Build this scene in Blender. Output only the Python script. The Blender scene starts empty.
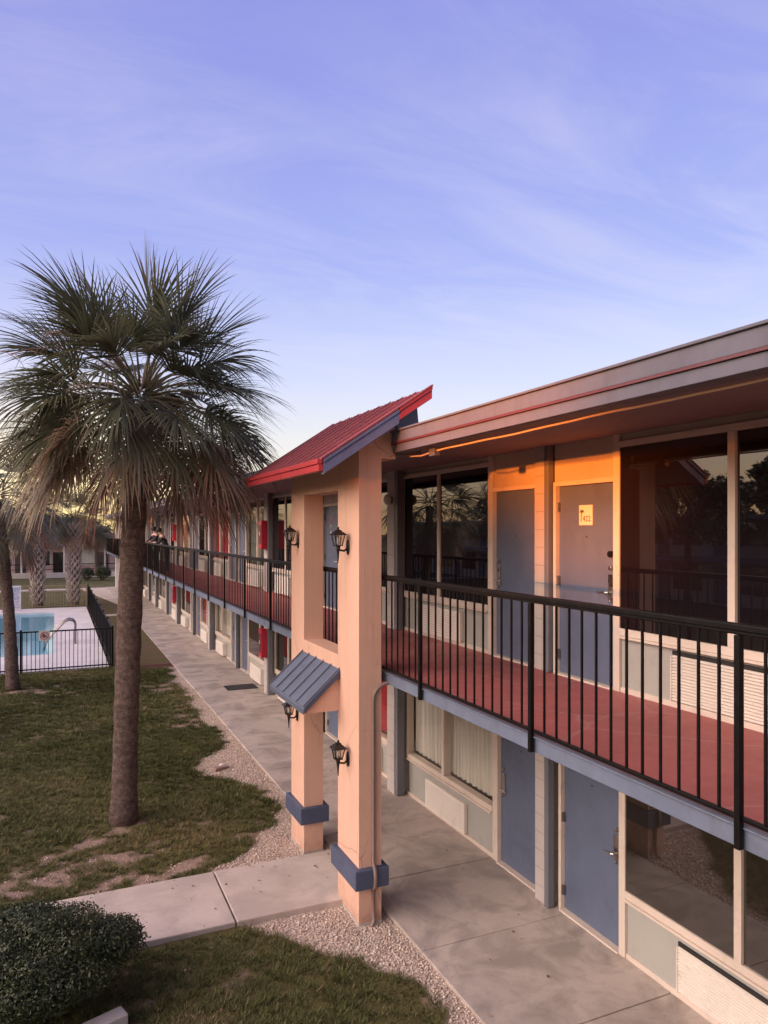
import bpy, bmesh, math, random
import numpy as np
from mathutils import Vector, Matrix
random.seed(7); rng = np.random.default_rng(7)
S = bpy.context.scene; COL = S.collection
H = 4.2                                   # eye height above the ground
R = math.radians

# ------------------------------------------------------------------ helpers
def link(o): COL.objects.link(o); return o

def org(o):
    v = Vector((0, 0, 0))
    while o is not None:
        v += o.location; o = o.parent
    return v

class MB:
    def __init__(s): s.v = []; s.f = []; s.m = []; s.mi = 0
    def add(s, vs, fs):
        b = len(s.v); s.v += [tuple(p) for p in vs]
        for f in fs: s.f.append([b + i for i in f]); s.m.append(s.mi)
        return s
    def box(s, x0, y0, z0, x1, y1, z1):
        x0, x1 = sorted((x0, x1)); y0, y1 = sorted((y0, y1)); z0, z1 = sorted((z0, z1))
        return s.add([(x0,y0,z0),(x1,y0,z0),(x1,y1,z0),(x0,y1,z0),(x0,y0,z1),(x1,y0,z1),(x1,y1,z1),(x0,y1,z1)],
              [(0,3,2,1),(4,5,6,7),(0,1,5,4),(1,2,6,5),(2,3,7,6),(3,0,4,7)])
    def quad(s, *p): return s.add(p, [tuple(range(len(p)))])
    def prism(s, poly, axis, a, b):
        n = len(poly)
        def pt(p, t):
            return {'x': (t, p[0], p[1]), 'y': (p[0], t, p[1]), 'z': (p[0], p[1], t)}[axis]
        vs = [pt(p, a) for p in poly] + [pt(p, b) for p in poly]
        fs = [tuple(range(n)), tuple(range(2*n-1, n-1, -1))]
        fs += [(i, (i+1) % n + 0 if False else (i+1) % n, n+(i+1) % n, n+i) for i in range(n)]
        return s.add(vs, fs)
    def tube(s, pts, r, n=8, cap=True):
        pts = [Vector(p) for p in pts]; k = len(pts)
        rs = r if isinstance(r, (list, tuple)) else [r]*k
        vs = []; ref = None
        for i, p in enumerate(pts):
            t = (pts[min(i+1, k-1)] - pts[max(i-1, 0)]).normalized()
            if ref is None:
                ref = Vector((1, 0, 0)) if abs(t.x) < .9 else Vector((0, 1, 0))
            u = (ref - t*ref.dot(t)).normalized(); ref = u; w = t.cross(u)
            for j in range(n):
                a = 2*math.pi*j/n; vs.append(p + (u*math.cos(a) + w*math.sin(a))*rs[i])
        fs = [(i*n+j, i*n+(j+1) % n, (i+1)*n+(j+1) % n, (i+1)*n+j) for i in range(k-1) for j in range(n)]
        if cap: fs += [tuple(range(n-1, -1, -1)), tuple(range((k-1)*n, k*n))]
        return s.add(vs, fs)
    def ball(s, c, rx, ry, rz, n=12, m=8):
        vs = []; fs = []
        for i in range(m+1):
            th = math.pi*i/m
            for j in range(n):
                a = 2*math.pi*j/n
                vs.append((c[0]+rx*math.sin(th)*math.cos(a), c[1]+ry*math.sin(th)*math.sin(a), c[2]+rz*math.cos(th)))
        for i in range(m):
            for j in range(n): fs.append((i*n+j, (i+1)*n+j, (i+1)*n+(j+1) % n, i*n+(j+1) % n))
        return s.add(vs, fs)
    def build(s, name, mat, parent=None, bevel=0, smooth=False, loc=None):
        me = bpy.data.meshes.new(name)
        o_ = org(parent) if parent else (Vector(loc) if loc else Vector((0,0,0)))
        me.from_pydata([(p[0]-o_.x, p[1]-o_.y, p[2]-o_.z) for p in s.v], [], s.f)
        for mm in (mat if isinstance(mat, (list, tuple)) else [mat]): me.materials.append(mm)
        if isinstance(mat, (list, tuple)): me.polygons.foreach_set('material_index', s.m)
        bm = bmesh.new(); bm.from_mesh(me); bmesh.ops.recalc_face_normals(bm, faces=bm.faces); bm.to_mesh(me); bm.free()
        if smooth: me.polygons.foreach_set('use_smooth', [True]*len(me.polygons))
        o = link(bpy.data.objects.new(name, me))
        if parent: o.parent = parent
        elif loc: o.location = loc
        if bevel:
            b = o.modifiers.new('bevel', 'BEVEL'); b.width = bevel; b.segments = 2; b.limit_method = 'ANGLE'; b.angle_limit = R(40)
        return o

def mesh_np(name, V, F, mat, parent=None, loc=None, attrs=None, smooth=False):
    me = bpy.data.meshes.new(name); V = np.asarray(V, np.float32); F = np.asarray(F, np.int32)
    o_ = org(parent) if parent else (Vector(loc) if loc else Vector((0,0,0)))
    V = V - np.array(o_, np.float32)
    n, k = F.shape
    me.vertices.add(len(V)); me.vertices.foreach_set('co', V.ravel())
    me.loops.add(n*k); me.loops.foreach_set('vertex_index', F.ravel())
    me.polygons.add(n); me.polygons.foreach_set('loop_start', np.arange(0, n*k, k, dtype=np.int32))
    me.update(calc_edges=True); me.validate()
    for an, arr in (attrs or {}).items():
        a = me.attributes.new(an, 'FLOAT', 'POINT'); a.data.foreach_set('value', np.asarray(arr, np.float32))
    for mm in (mat if isinstance(mat, (list, tuple)) else [mat]): me.materials.append(mm)
    if smooth: me.polygons.foreach_set('use_smooth', [True]*n)
    o = link(bpy.data.objects.new(name, me))
    if parent: o.parent = parent
    elif loc: o.location = loc
    return o

def tag(o, label, cat, group=None, kind=None):
    o['label'] = label; o['category'] = cat
    if group: o['group'] = group
    if kind: o['kind'] = kind
    return o
def thing(name, label, cat, loc, group=None):
    o = link(bpy.data.objects.new(name, None)); o.location = loc; o.empty_display_size = .2
    return tag(o, label, cat, group)
def struct(o): o['kind'] = 'structure'; return o
def dup(root, loc, label, rz=0, group=None):
    r = root.copy(); link(r); r.location = loc; r.rotation_euler = (0, 0, rz); r['label'] = label
    if group: r['group'] = group
    for ch in list(root.children):
        c = ch.copy(); link(c); c.parent = r
        for g in list(ch.children):
            d = g.copy(); link(d); d.parent = c
    return r

# value noise for placing grass, dirt and gravel
_lat = rng.random((256, 256))
def vnoise(x, y):
    x = np.asarray(x, float); y = np.asarray(y, float)
    xi = np.floor(x).astype(int); yi = np.floor(y).astype(int); fx = x-xi; fy = y-yi
    fx = fx*fx*(3-2*fx); fy = fy*fy*(3-2*fy)
    g = lambda a, b: _lat[a % 256, b % 256]
    return (g(xi, yi)*(1-fx)+g(xi+1, yi)*fx)*(1-fy) + (g(xi, yi+1)*(1-fx)+g(xi+1, yi+1)*fx)*fy
def fbm(x, y, o=4):
    t = 0; a = .5; s = 0
    for i in range(o): t = t + a*vnoise(x*2**i+17*i, y*2**i+31*i); s += a; a *= .5
    return t/s

# ------------------------------------------------------------------ materials
class NT:
    def __init__(s, name):
        s.mat = bpy.data.materials.new(name); s.mat.use_nodes = True
        s.t = s.mat.node_tree; s.t.nodes.clear()
        s.out = s.n('ShaderNodeOutputMaterial')
    def n(s, ty, **kw):
        x = s.t.nodes.new(ty)
        for k, v in kw.items():
            if k in ('operation', 'blend_type', 'data_type', 'attribute_name', 'feature', 'distance', 'noise_dimensions', 'wave_type', 'bands_direction', 'wave_profile', 'invert'): setattr(x, k, v)
            else: x.inputs[k.replace('_', ' ')].default_value = v
        return x
    def l(s, a, b): s.t.links.new(a, b)
    def pos(s, sc=(1, 1, 1)):
        g = s.n('ShaderNodeNewGeometry'); m = s.n('ShaderNodeMapping'); m.inputs['Scale'].default_value = sc
        s.l(g.outputs['Position'], m.inputs['Vector']); return m.outputs['Vector']
    def noise(s, sc, det=4, rough=.55, vec=None, dist=0):
        x = s.n('ShaderNodeTexNoise', Scale=sc, Detail=det, Roughness=rough, Distortion=dist)
        s.l(vec if vec is not None else s.pos(), x.inputs['Vector']); return x.outputs['Fac']
    def ramp(s, fac, stops):
        x = s.n('ShaderNodeValToRGB'); e = x.color_ramp.elements
        while len(e) < len(stops): e.new(.5)
        for el, (p, c) in zip(e, stops):
            el.position = p; el.color = (c, c, c, 1) if isinstance(c, (int, float)) else (*c, 1)
        s.l(fac, x.inputs['Fac']); return x.outputs['Color']
    def mix(s, fac, a, b, mode='MIX'):
        x = s.n('ShaderNodeMix', data_type='RGBA', blend_type=mode)
        for sock, val in ((x.inputs[0], fac), (x.inputs[6], a), (x.inputs[7], b)):
            if isinstance(val, (int, float)): sock.default_value = val
            elif isinstance(val, (tuple, list)): sock.default_value = (*val, 1) if len(val) == 3 else val
            else: s.l(val, sock)
        return x.outputs[2]
    def math(s, op, a, b=0., c=None):
        x = s.n('ShaderNodeMath', operation=op)
        for i, val in enumerate((a, b) if c is None else (a, b, c)):
            if isinstance(val, (int, float)): x.inputs[i].default_value = val
            else: s.l(val, x.inputs[i])
        return x.outputs[0]
    def bump(s, h, st=.3, d=.01):
        x = s.n('ShaderNodeBump', Strength=st, Distance=d); s.l(h, x.inputs['Height']); return x.outputs['Normal']
    def bsdf(s, col, rough=.6, normal=None, metal=0, spec=.5, **kw):
        x = s.n('ShaderNodeBsdfPrincipled')
        if isinstance(col, (tuple, list)): x.inputs['Base Color'].default_value = (*col, 1)
        else: s.l(col, x.inputs['Base Color'])
        if isinstance(rough, (int, float)): x.inputs['Roughness'].default_value = rough
        else: s.l(rough, x.inputs['Roughness'])
        x.inputs['Metallic'].default_value = metal; x.inputs['Specular IOR Level'].default_value = spec
        for k, v in kw.items(): x.inputs[k.replace('_', ' ')].default_value = v
        if normal is not None: s.l(normal, x.inputs['Normal'])
        s.l(x.outputs[0], s.out.inputs['Surface']); return x

def scl(c, k): return tuple(min(1, a*k) for a in c)
def paint(name, c, rough=.55, var=.12, big=1.3, fine=60, bump=.15, bd=.004, dirt=.0, metal=0, streak=0):
    """painted surface: faint blotches, fine texture, optional grime spots and rain streaks"""
    t = NT(name)
    a = t.noise(big, 5, .6); b = t.noise(fine, 3, .6)
    col = t.mix(t.ramp(a, [(.3, 0.), (.7, 1.)]), scl(c, 1-var), scl(c, 1+var))
    if streak:
        w = t.noise(1, 4, .6, t.pos((7, 7, .35)))
        col = t.mix(t.ramp(w, [(.52, 0.), (.75, streak)]), col, scl(c, .45))
    if dirt:
        d = t.noise(4.5, 6, .7)
        col = t.mix(t.ramp(d, [(.55, 0.), (.75, dirt)]), col, (.06, .05, .045))
    rr = t.ramp(t.noise(9, 4), [(.3, max(.05, rough-.1)), (.7, min(1, rough+.1))])
    t.bsdf(col, rr, t.bump(b, bump, bd), metal); return t.mat

M = {}
M['cream'] = paint('cream_frame_paint', (.62, .53, .46), .5, .08, dirt=.25)
M['panel'] = paint('grey_green_panel_paint', (.36, .36, .335), .55, .06, dirt=.15)
M['wall'] = paint('block_wall_paint', (.50, .42, .36), .7, .08, fine=40, bump=.3, dirt=.15)
M['pier'] = None
M['door'] = paint('blue_door_paint', (.105, .132, .205), .42, .10, big=2.5, dirt=.22, streak=.12)
M['deck'] = None
M['beam'] = paint('blue_beam_paint', (.145, .175, .25), .5, .12, big=3, dirt=.35, streak=.25)
M['soffit'] = paint('mauve_soffit_paint', (.25, .185, .20), .8, .08, dirt=.1)
M['fascia'] = paint('grey_fascia_paint', (.118, .118, .158), .6, .1, big=.8, dirt=.3, streak=.3)
M['redtrim'] = paint('red_trim_paint', (.11, .02, .03), .45, .1)
M['roofing'] = paint('grey_roof_felt', (.35, .34, .34), .9, .15)
M['peach'] = paint('peach_stucco', (.64, .36, .25), .8, .06, big=1.0, fine=70, bump=.35, bd=.006, dirt=.10, streak=.12)
t = NT('peach_stucco_weathered'); c = (.69, .43, .32)
a_ = t.noise(1.1, 5, .6); w_ = t.noise(1, 5, .65, t.pos((6, 6, .3))); f_ = t.noise(65, 4, .65); tr_ = t.noise(7, 5, .6)
col = t.mix(t.ramp(a_, [(.3, 0.), (.7, 1.)]), scl(c, .90), scl(c, 1.07))
col = t.mix(t.ramp(w_, [(.52, 0.), (.75, .30)]), col, (.30, .19, .15))
vc = t.n('ShaderNodeTexVoronoi', feature='DISTANCE_TO_EDGE', Scale=1.1); t.l(t.mix(.35, t.pos(), t.n('ShaderNodeTexNoise', Scale=2.5, Detail=5.).outputs['Color'], 'ADD'), vc.inputs['Vector'])
col = t.mix(t.math('MULTIPLY', t.ramp(vc.outputs['Distance'], [(0., .6), (.004, .5), (.008, 0.)]), t.ramp(t.noise(.9, 2), [(.5, 0.), (.6, 1.)])), col, (.22, .13, .10))
g_n = t.n('ShaderNodeNewGeometry'); sz = t.n('ShaderNodeSeparateXYZ'); t.l(g_n.outputs['Position'], sz.inputs[0])
col = t.mix(t.math('MULTIPLY', t.ramp(sz.outputs['Z'], [(0., .75), (.12, .35), (.45, 0.)]), t.ramp(tr_, [(.35, .2), (.65, 1.)])), col, (.26, .16, .12))
t.bsdf(col, .85, t.bump(t.math('ADD', f_, t.math('MULTIPLY', tr_, .8)), .45, .007)); M['peach'] = t.mat
M['bandblue'] = paint('blue_band_paint', (.065, .083, .145), .55, .12, dirt=.2)
M['rakeblue'] = paint('blue_rake_paint', (.115, .155, .28), .5, .12, dirt=.2, streak=.2)
M['awnblue'] = paint('blue_grey_metal_sheet', (.105, .125, .175), .42, .1, big=2, dirt=.2, streak=.2)
M['redmetal'] = paint('red_metal_sheet', (.25, .058, .056), .5, .16, big=1.5, dirt=.3, streak=.35)
M['redfascia'] = paint('red_metal_trim', (.38, .042, .05), .4, .1)
M['black'] = paint('black_metal_paint', (.004, .0035, .004), .55, .2, fine=30, bump=.2, dirt=.0)
t = NT('black_gloss_iron'); t.bsdf(t.mix(t.ramp(t.noise(12, 5, .7), [(.5, 0.), (.72, 1.)]), (.0035, .003, .0035), (.012, .009, .008)), .5, t.bump(t.noise(30, 3), .2, .004), spec=.22); M['black'] = t.mat
M['bronze'] = paint('dark_lamp_metal', (.009, .007, .007), .4, .2)
M['steel'] = paint('brushed_steel', (.55, .52, .48), .28, .1, metal=1)
M['brass'] = paint('dull_grey_steel', (.35, .32, .30), .4, .1, metal=1)
M['pipe'] = paint('blue_grey_pipe', (.15, .155, .18), .5, .1)
M['conduit'] = paint('mauve_painted_conduit', (.24, .165, .14), .5, .1)
M['wire'] = paint('cream_conduit', (.70, .55, .40), .5, .05)
M['redbox'] = paint('red_cabinet_enamel', (.48, .02, .05), .35, .1)
M['acwhite'] = paint('off_white_grille', (.72, .66, .60), .5, .06, dirt=.2)
M['dark'] = paint('dark_interior', (.02, .018, .018), .9, .1)
M['white'] = paint('white_paint', (.75, .72, .70), .5, .05)
M['mat'] = paint('black_rubber_mat', (.02, .02, .021), .9, .2)
M['plate'] = paint('cream_plate', (.80, .68, .50), .4, .03)
M['ink'] = paint('dark_ink', (.03, .02, .03), .5, .05)
M['inkgreen'] = paint('green_ink', (.05, .09, .05), .5, .05)
M['inkblue'] = paint('blue_ink', (.16, .18, .50), .5, .1)
M['inkred'] = paint('red_ink', (.5, .10, .10), .5, .05)
M['sticker'] = paint('pale_pink_sticker', (.70, .50, .46), .5, .05)

def brickmat(name, c, h, l):
    t = NT(name); g = t.n('ShaderNodeNewGeometry'); sx = t.n('ShaderNodeSeparateXYZ'); t.l(g.outputs['Position'], sx.inputs[0])
    f = t.math('FRACT', t.math('DIVIDE', t.math('ADD', sx.outputs['Z'], 10), h))
    j = t.ramp(f, [(0., 1.), (.035, 1.), (.06, 0.), (1., 0.)])
    n = t.noise(30, 4); b = t.noise(1.2, 4)
    col = t.mix(t.ramp(b, [(.3, 0.), (.7, 1.)]), scl(c, .9), scl(c, 1.08))
    col = t.mix(t.math('MULTIPLY', j, .45), col, scl(c, .5))
    hh = t.math('SUBTRACT', t.math('MULTIPLY', n, .3), j)
    t.bsdf(col, .75, t.bump(hh, .5, .008)); return t.mat
M['pier'] = brickmat('painted_block_pier', (.46, .42, .40), .2, .4)

def deckmat():
    t = NT('worn_red_deck_paint'); c = (.37, .105, .10)
    a = t.noise(.9, 6, .65); b = t.noise(7, 6, .7); e = t.noise(45, 3)
    col = t.mix(t.ramp(a, [(.3, 0.), (.7, 1.)]), scl(c, .78), scl(c, 1.15))
    col = t.mix(t.ramp(b, [(.60, 0.), (.72, .5)]), col, (.30, .13, .12))
    v = t.n('ShaderNodeTexVoronoi', feature='DISTANCE_TO_EDGE', Scale=.7)
    vec = t.pos(); nn = t.n('ShaderNodeTexNoise', Scale=3., Detail=4.); t.l(vec, nn.inputs['Vector'])
    mv = t.mix(.12, vec, nn.outputs['Color'], 'ADD'); t.l(mv, v.inputs['Vector'])
    cr = t.ramp(v.outputs['Distance'], [(0., .55), (.006, .55), (.012, 0.)])
    col = t.mix(cr, col, (.42, .22, .20))
    rr = t.ramp(b, [(.3, .42), (.7, .62)])
    t.bsdf(col, rr, t.bump(e, .25, .004)); return t.mat
M['deck'] = deckmat()

def concrete(name, c, stain=.5, big=.7):
    t = NT(name)
    a = t.noise(big, 6, .65); b = t.noise(5, 6, .7); e = t.noise(120, 3); d = t.noise(1.6, 5, .6, dist=.6)
    col = t.mix(t.ramp(a, [(.3, 0.), (.7, 1.)]), scl(c, .80), scl(c, 1.12))
    col = t.mix(t.ramp(d, [(.44, 0.), (.62, stain)]), col, scl(c, .48))
    col = t.mix(t.ramp(b, [(.54, 0.), (.70, .55)]), col, scl(c, .6))
    v = t.n('ShaderNodeTexVoronoi', Scale=2.3); t.l(t.pos(), v.inputs['Vector'])
    col = t.mix(t.ramp(v.outputs['Distance'], [(.02, .8), (.045, 0.)]), col, (.05, .045, .04))
    col = t.mix(.18, col, t.ramp(e, [(.3, scl(c, .6)), (.7, scl(c, 1.4))]))
    t.bsdf(col, .85, t.bump(e, .3, .004)); return t.mat
M['concrete'] = concrete('walkway_concrete', (.475, .405, .36), .85)
M['path'] = concrete('path_concrete', (.56, .475, .415), .45)
M['pooldeck'] = concrete('pale_pool_deck', (.72, .68, .68), .12)
M['block'] = concrete('concrete_block', (.45, .42, .39), .3, 3)

def groundmat():
    t = NT('lawn_soil_and_gravel_bed')
    ag = t.n('ShaderNodeAttribute', attribute_name='grass'); av = t.n('ShaderNodeAttribute', attribute_name='gravel'); am = t.n('ShaderNodeAttribute', attribute_name='mulch')
    f = t.noise(70, 4, .7); g = t.noise(9, 5, .7); big = t.noise(.8, 4)
    soil = t.mix(t.ramp(g, [(.3, 0.), (.7, 1.)]), (.24, .16, .12), (.42, .30, .235))
    soil = t.mix(.35, soil, t.ramp(f, [(.35, (.09, .06, .045)), (.65, (.40, .30, .24))]))
    turf = t.mix(t.ramp(f, [(.35, 0.), (.62, 1.)]), (.05, .045, .016), (.15, .13, .05))
    turf = t.mix(t.ramp(big, [(.4, 0.), (.65, .5)]), turf, (.12, .095, .045))
    v = t.n('ShaderNodeTexVoronoi', Scale=42.); t.l(t.pos(), v.inputs['Vector'])
    sx = t.n('ShaderNodeSeparateColor'); t.l(v.outputs['Color'], sx.inputs[0])
    peb = t.ramp(sx.outputs[0], [(0., (.44, .34, .28)), (.35, (.58, .46, .38)), (.7, (.68, .56, .47)), (1., (.80, .70, .60))])
    peb = t.mix(t.ramp(v.outputs['Distance'], [(.35, 0.), (.75, .6)]), peb, (.22, .16, .12))
    peb = t.mix(t.ramp(t.noise(2.2, 5), [(.5, 0.), (.7, .35)]), peb, (.16, .11, .085))
    mul = t.mix(t.ramp(f, [(.35, 0.), (.65, 1.)]), (.05, .02, .016), (.17, .07, .05))
    col = t.mix(ag.outputs['Fac'], soil, turf); col = t.mix(av.outputs['Fac'], col, peb); col = t.mix(am.outputs['Fac'], col, mul)
    hgt = t.math('SUBTRACT', f, t.math('MULTIPLY', t.math('MULTIPLY', v.outputs['Distance'], av.outputs['Fac']), 1.2))
    t.bsdf(col, .95, t.bump(hgt, .6, .02), spec=.2); return t.mat
M['ground'] = groundmat()

def farground():
    t = NT('far_turf'); f = t.noise(3, 6, .75); b = t.noise(.12, 4); g = t.noise(.6, 5, .6)
    col = t.mix(t.ramp(f, [(.35, 0.), (.65, 1.)]), (.05, .05, .018), (.13, .125, .045))
    col = t.mix(t.ramp(g, [(.52, 0.), (.72, .7)]), col, (.20, .14, .10))
    t.bsdf(col, .95, t.bump(f, .6, .05), spec=.2); return t.mat
M['far'] = farground()

def tintmat(name, stops, rough=.6, spec=.3, trans=0.):
    t = NT(name); a = t.n('ShaderNodeAttribute', attribute_name='tint')
    col = t.ramp(a.outputs['Fac'], stops)
    b = t.bsdf(col, rough, spec=spec)
    if trans:
        tr = t.n('ShaderNodeBsdfTranslucent'); t.l(col, tr.inputs['Color'])
        m = t.n('ShaderNodeMixShader'); m.inputs[0].default_value = trans
        t.l(b.outputs[0], m.inputs[1]); t.l(tr.outputs[0], m.inputs[2]); t.l(m.outputs[0], t.out.inputs['Surface'])
    return t.mat
M['blade'] = tintmat('lawn_grass', [(0., (.05, .056, .018)), (.5, (.128, .138, .046)), (.8, (.20, .185, .075)), (1., (.32, .235, .13))], .7, .2, .25)
M['pebble'] = tintmat('tan_pebbles', [(0., (.40, .31, .25)), (.4, (.58, .46, .385)), (.75, (.68, .56, .475)), (1., (.82, .73, .63))], .8)
M['frond'] = tintmat('palm_leaf', [(0., (.070, .084, .048)), (.35, (.135, .142, .085)), (.6, (.21, .17, .11)), (.8, (.27, .175, .12)), (1., (.30, .15, .12))], .5, .4, .36)
M['leaf'] = tintmat('shrub_leaf', [(0., (.022, .034, .014)), (.6, (.055, .072, .030)), (1., (.11, .125, .06))], .42, .45, .15)
M['stalk'] = paint('palm_flower_stalk', (.30, .20, .17), .8, .2)

def barkmat(name, c1, c2, ring=14):
    t = NT(name); p = t.pos((1, 1, 1)); n = t.noise(14, 6, .7); z = t.noise(1, 4, .6, t.pos((3, 3, ring)))
    col = t.mix(t.ramp(n, [(.35, 0.), (.65, 1.)]), c1, c2)
    f2 = t.noise(55, 5, .75)
    col = t.mix(t.ramp(z, [(.48, 0.), (.66, .35)]), col, scl(c1, .5)); col = t.mix(t.ramp(f2, [(.48, 0.), (.62, .6)]), col, scl(c1, .45))
    h = t.math('ADD', t.math('ADD', n, f2), t.math('MULTIPLY', z, .6))
    t.bsdf(col, .95, t.bump(h, .9, .03), spec=.15); return t.mat
M['bark'] = barkmat('palm_trunk_bark', (.10, .072, .062), (.26, .19, .165))
M['boots'] = barkmat('palm_leaf_base', (.16, .13, .115), (.44, .37, .34), 4)
M['bootpale'] = paint('pale_leaf_base', (.52, .45, .41), .9, .25, fine=25)
M['treebark'] = barkmat('tree_bark', (.05, .04, .035), (.12, .09, .075), 3)

def glass(name, base, ior=1.85, wav=.02):
    t = NT(name); n = t.noise(1.1, 2, .4)
    t.bsdf(base, .015, t.bump(n, wav, .05), spec=.5, IOR=ior); return t.mat
M['darkglass'] = glass('dark_window_glass', (.010, .007, .009))
M['lowglass'] = glass('window_glass_ground_reflection', (.022, .017, .014), 2.35)  # same glass as upstairs; brown base and IOR imitate the lit ground's reflection
M['dimglass'] = glass('dim_window_glass', (.035, .035, .032))
def clearglass(name, tint, ior=1.6):
    t = NT(name); tr = t.n('ShaderNodeBsdfTransparent'); tr.inputs[0].default_value = (*tint, 1)
    gl = t.n('ShaderNodeBsdfGlossy'); gl.inputs['Roughness'].default_value = .02
    lw = t.n('ShaderNodeLayerWeight', Blend=.5); m = t.n('ShaderNodeMixShader'); r0 = ((ior-1)/(ior+1))**2
    n = t.bump(t.noise(1.1, 2, .4), .02, .05); t.l(n, gl.inputs['Normal'])
    t.l(t.math('ADD', t.math('MULTIPLY', t.math('POWER', lw.outputs['Facing'], 5.), 1-r0), r0), m.inputs[0]); t.l(tr.outputs[0], m.inputs[1]); t.l(gl.outputs[0], m.inputs[2]); t.l(m.outputs[0], t.out.inputs['Surface'])
    return t.mat
M['clearglass'] = clearglass('clear_window_glass', (.94, .94, .91))
M['lampglass'] = clearglass('lamp_glass', (.8, .78, .74))
def cloth(name, c):
    t = NT(name); n = t.noise(1, 3, .5, t.pos((40, 40, .6)))
    t.bsdf(t.mix(t.ramp(n, [(.35, 0.), (.65, 1.)]), scl(c, .8), scl(c, 1.1)), .9); return t.mat
M['curtain'] = cloth('pale_curtain', (.66, .64, .59)); M['redcurtain'] = cloth('red_curtain', (.42, .03, .05)); M['tancurtain'] = cloth('tan_curtain', (.42, .30, .18))
M['greencurtain'] = cloth('grey_green_blind', (.20, .22, .19))

# ------------------------------------------------------------------ ground
EDGE_FAR = [(9.0,1.55),(9.35,2.06),(10.1,2.74),(10.65,3.0),(11.77,2.86),(12.7,2.2),(13.4,2.25),(14.4,3.0),(15.2,3.05),(18.2,2.88),(20.8,2.88),(24.5,3.2),(30,3.3)]
EDGE_NEAR = [(0,3.2),(4.5,3.1),(5.5,2.95),(6.14,2.86),(6.58,2.78),(7.14,2.25),(7.7,1.75)]
def edge(Y):
    a = np.interp(Y, *zip(*EDGE_FAR)); b = np.interp(Y, *zip(*EDGE_NEAR)); return np.where(Y > 8.35, a, b)
PATCH = [(.75,9.25,.55,.22,1.),(1.45,9.35,.5,.28,.95),(1.0,10.0,.5,.3,.6),(.35,10.4,.7,.5,.62),(-.25,9.7,.6,.35,.7),(.9,10.9,.35,.35,.6),(-.3,11.3,.6,.4,.45),(2.3,10.2,.5,.5,.35),(2.6,16.5,.4,1.5,.5),(2.5,20,.5,2,.5),(-.6,21.3,.8,.5,.9),(.3,20.4,.5,.35,.6),(1.6,7.0,.4,.5,.25),(.2,8.95,.6,.2,.6)]
def masks(X, Y):
    e = edge(Y) + (fbm(X*2.3+3, Y*2.3)-.5)*.55 + (vnoise(X*9, Y*9)-.5)*.10
    gravel = np.clip((X-e)/.10, 0, 1)
    p = 0
    for cx, cy, sx, sy, k in PATCH: p = np.maximum(p, k*np.exp(-((X-cx)/sx)**2-((Y-cy)/sy)**2))
    n = .6*fbm(X*2.6+40, Y*3.4+9, 5)+.4*fbm(X*8+4, Y*10+9, 4)
    bare = np.clip((p*.95 + (n-.52)*3.4 - .40)/.35, 0, 1)*np.clip(p*2.6, 0, 1)
    bare = np.maximum(bare, np.clip((n-.66)/.06, 0, 1)*.6)
    grass = (1-gravel)*(1-bare)
    mulch = np.clip((Y-22.8+(n-.5)*3)/.6, 0, 1)*np.clip((X-2.0+(n-.5)*2)/.3, 0, 1)
    return grass, gravel, mulch
def bump_z(X, Y): return (fbm(X*1.2, Y*1.2, 3)-.5)*.05 + .012

xs = np.concatenate([np.arange(-9, -2, .2), np.arange(-2, 3.5, .05)]); ys = np.concatenate([np.arange(-2, 4, .2), np.arange(4, 14, .05), np.arange(14, 23.9, .1), [23.9]])
GX, GY = np.meshgrid(xs, ys); g_, v_, m_ = masks(GX, GY)
GZ = bump_z(GX, GY)*(1-.85*v_) - .012
V = np.stack([GX, GY, GZ], -1).reshape(-1, 3); nx = len(xs); ny = len(ys)
i = (np.arange(ny-1)[:, None]*nx + np.arange(nx-1)[None]).ravel()
F = np.stack([i, i+1, i+nx+1, i+nx], -1)
struct(mesh_np('lawn_ground', V, F, M['ground'], attrs=dict(grass=g_.ravel(), gravel=v_.ravel(), mulch=m_.ravel()), smooth=True))
b = MB(); b.quad((-400,-300,-.06),(400,-300,-.06),(400,600,-.06),(-400,600,-.06)); struct(b.build('ground', M['far']))
b = MB()                                   # lawn between the pool fence and the walkway, and beyond the pool
b.quad((1.6,23.9,-.004),(3.3,23.9,-.004),(3.3,60,-.004),(1.6,60,-.004)); t = NT('bare_red_brown_soil'); f_ = t.noise(5, 6, .75); g_n = t.noise(.9, 5, .65)
t.bsdf(t.mix(t.ramp(g_n, [(.38, 0.), (.56, 1.)]), t.mix(f_, (.09, .05, .038), (.20, .125, .095)), t.mix(f_, (.06, .055, .02), (.16, .14, .055))), .95, t.bump(f_, .5, .03), spec=.2); M['side'] = t.mat
struct(b.build('side_lawn', M['side']))

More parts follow.
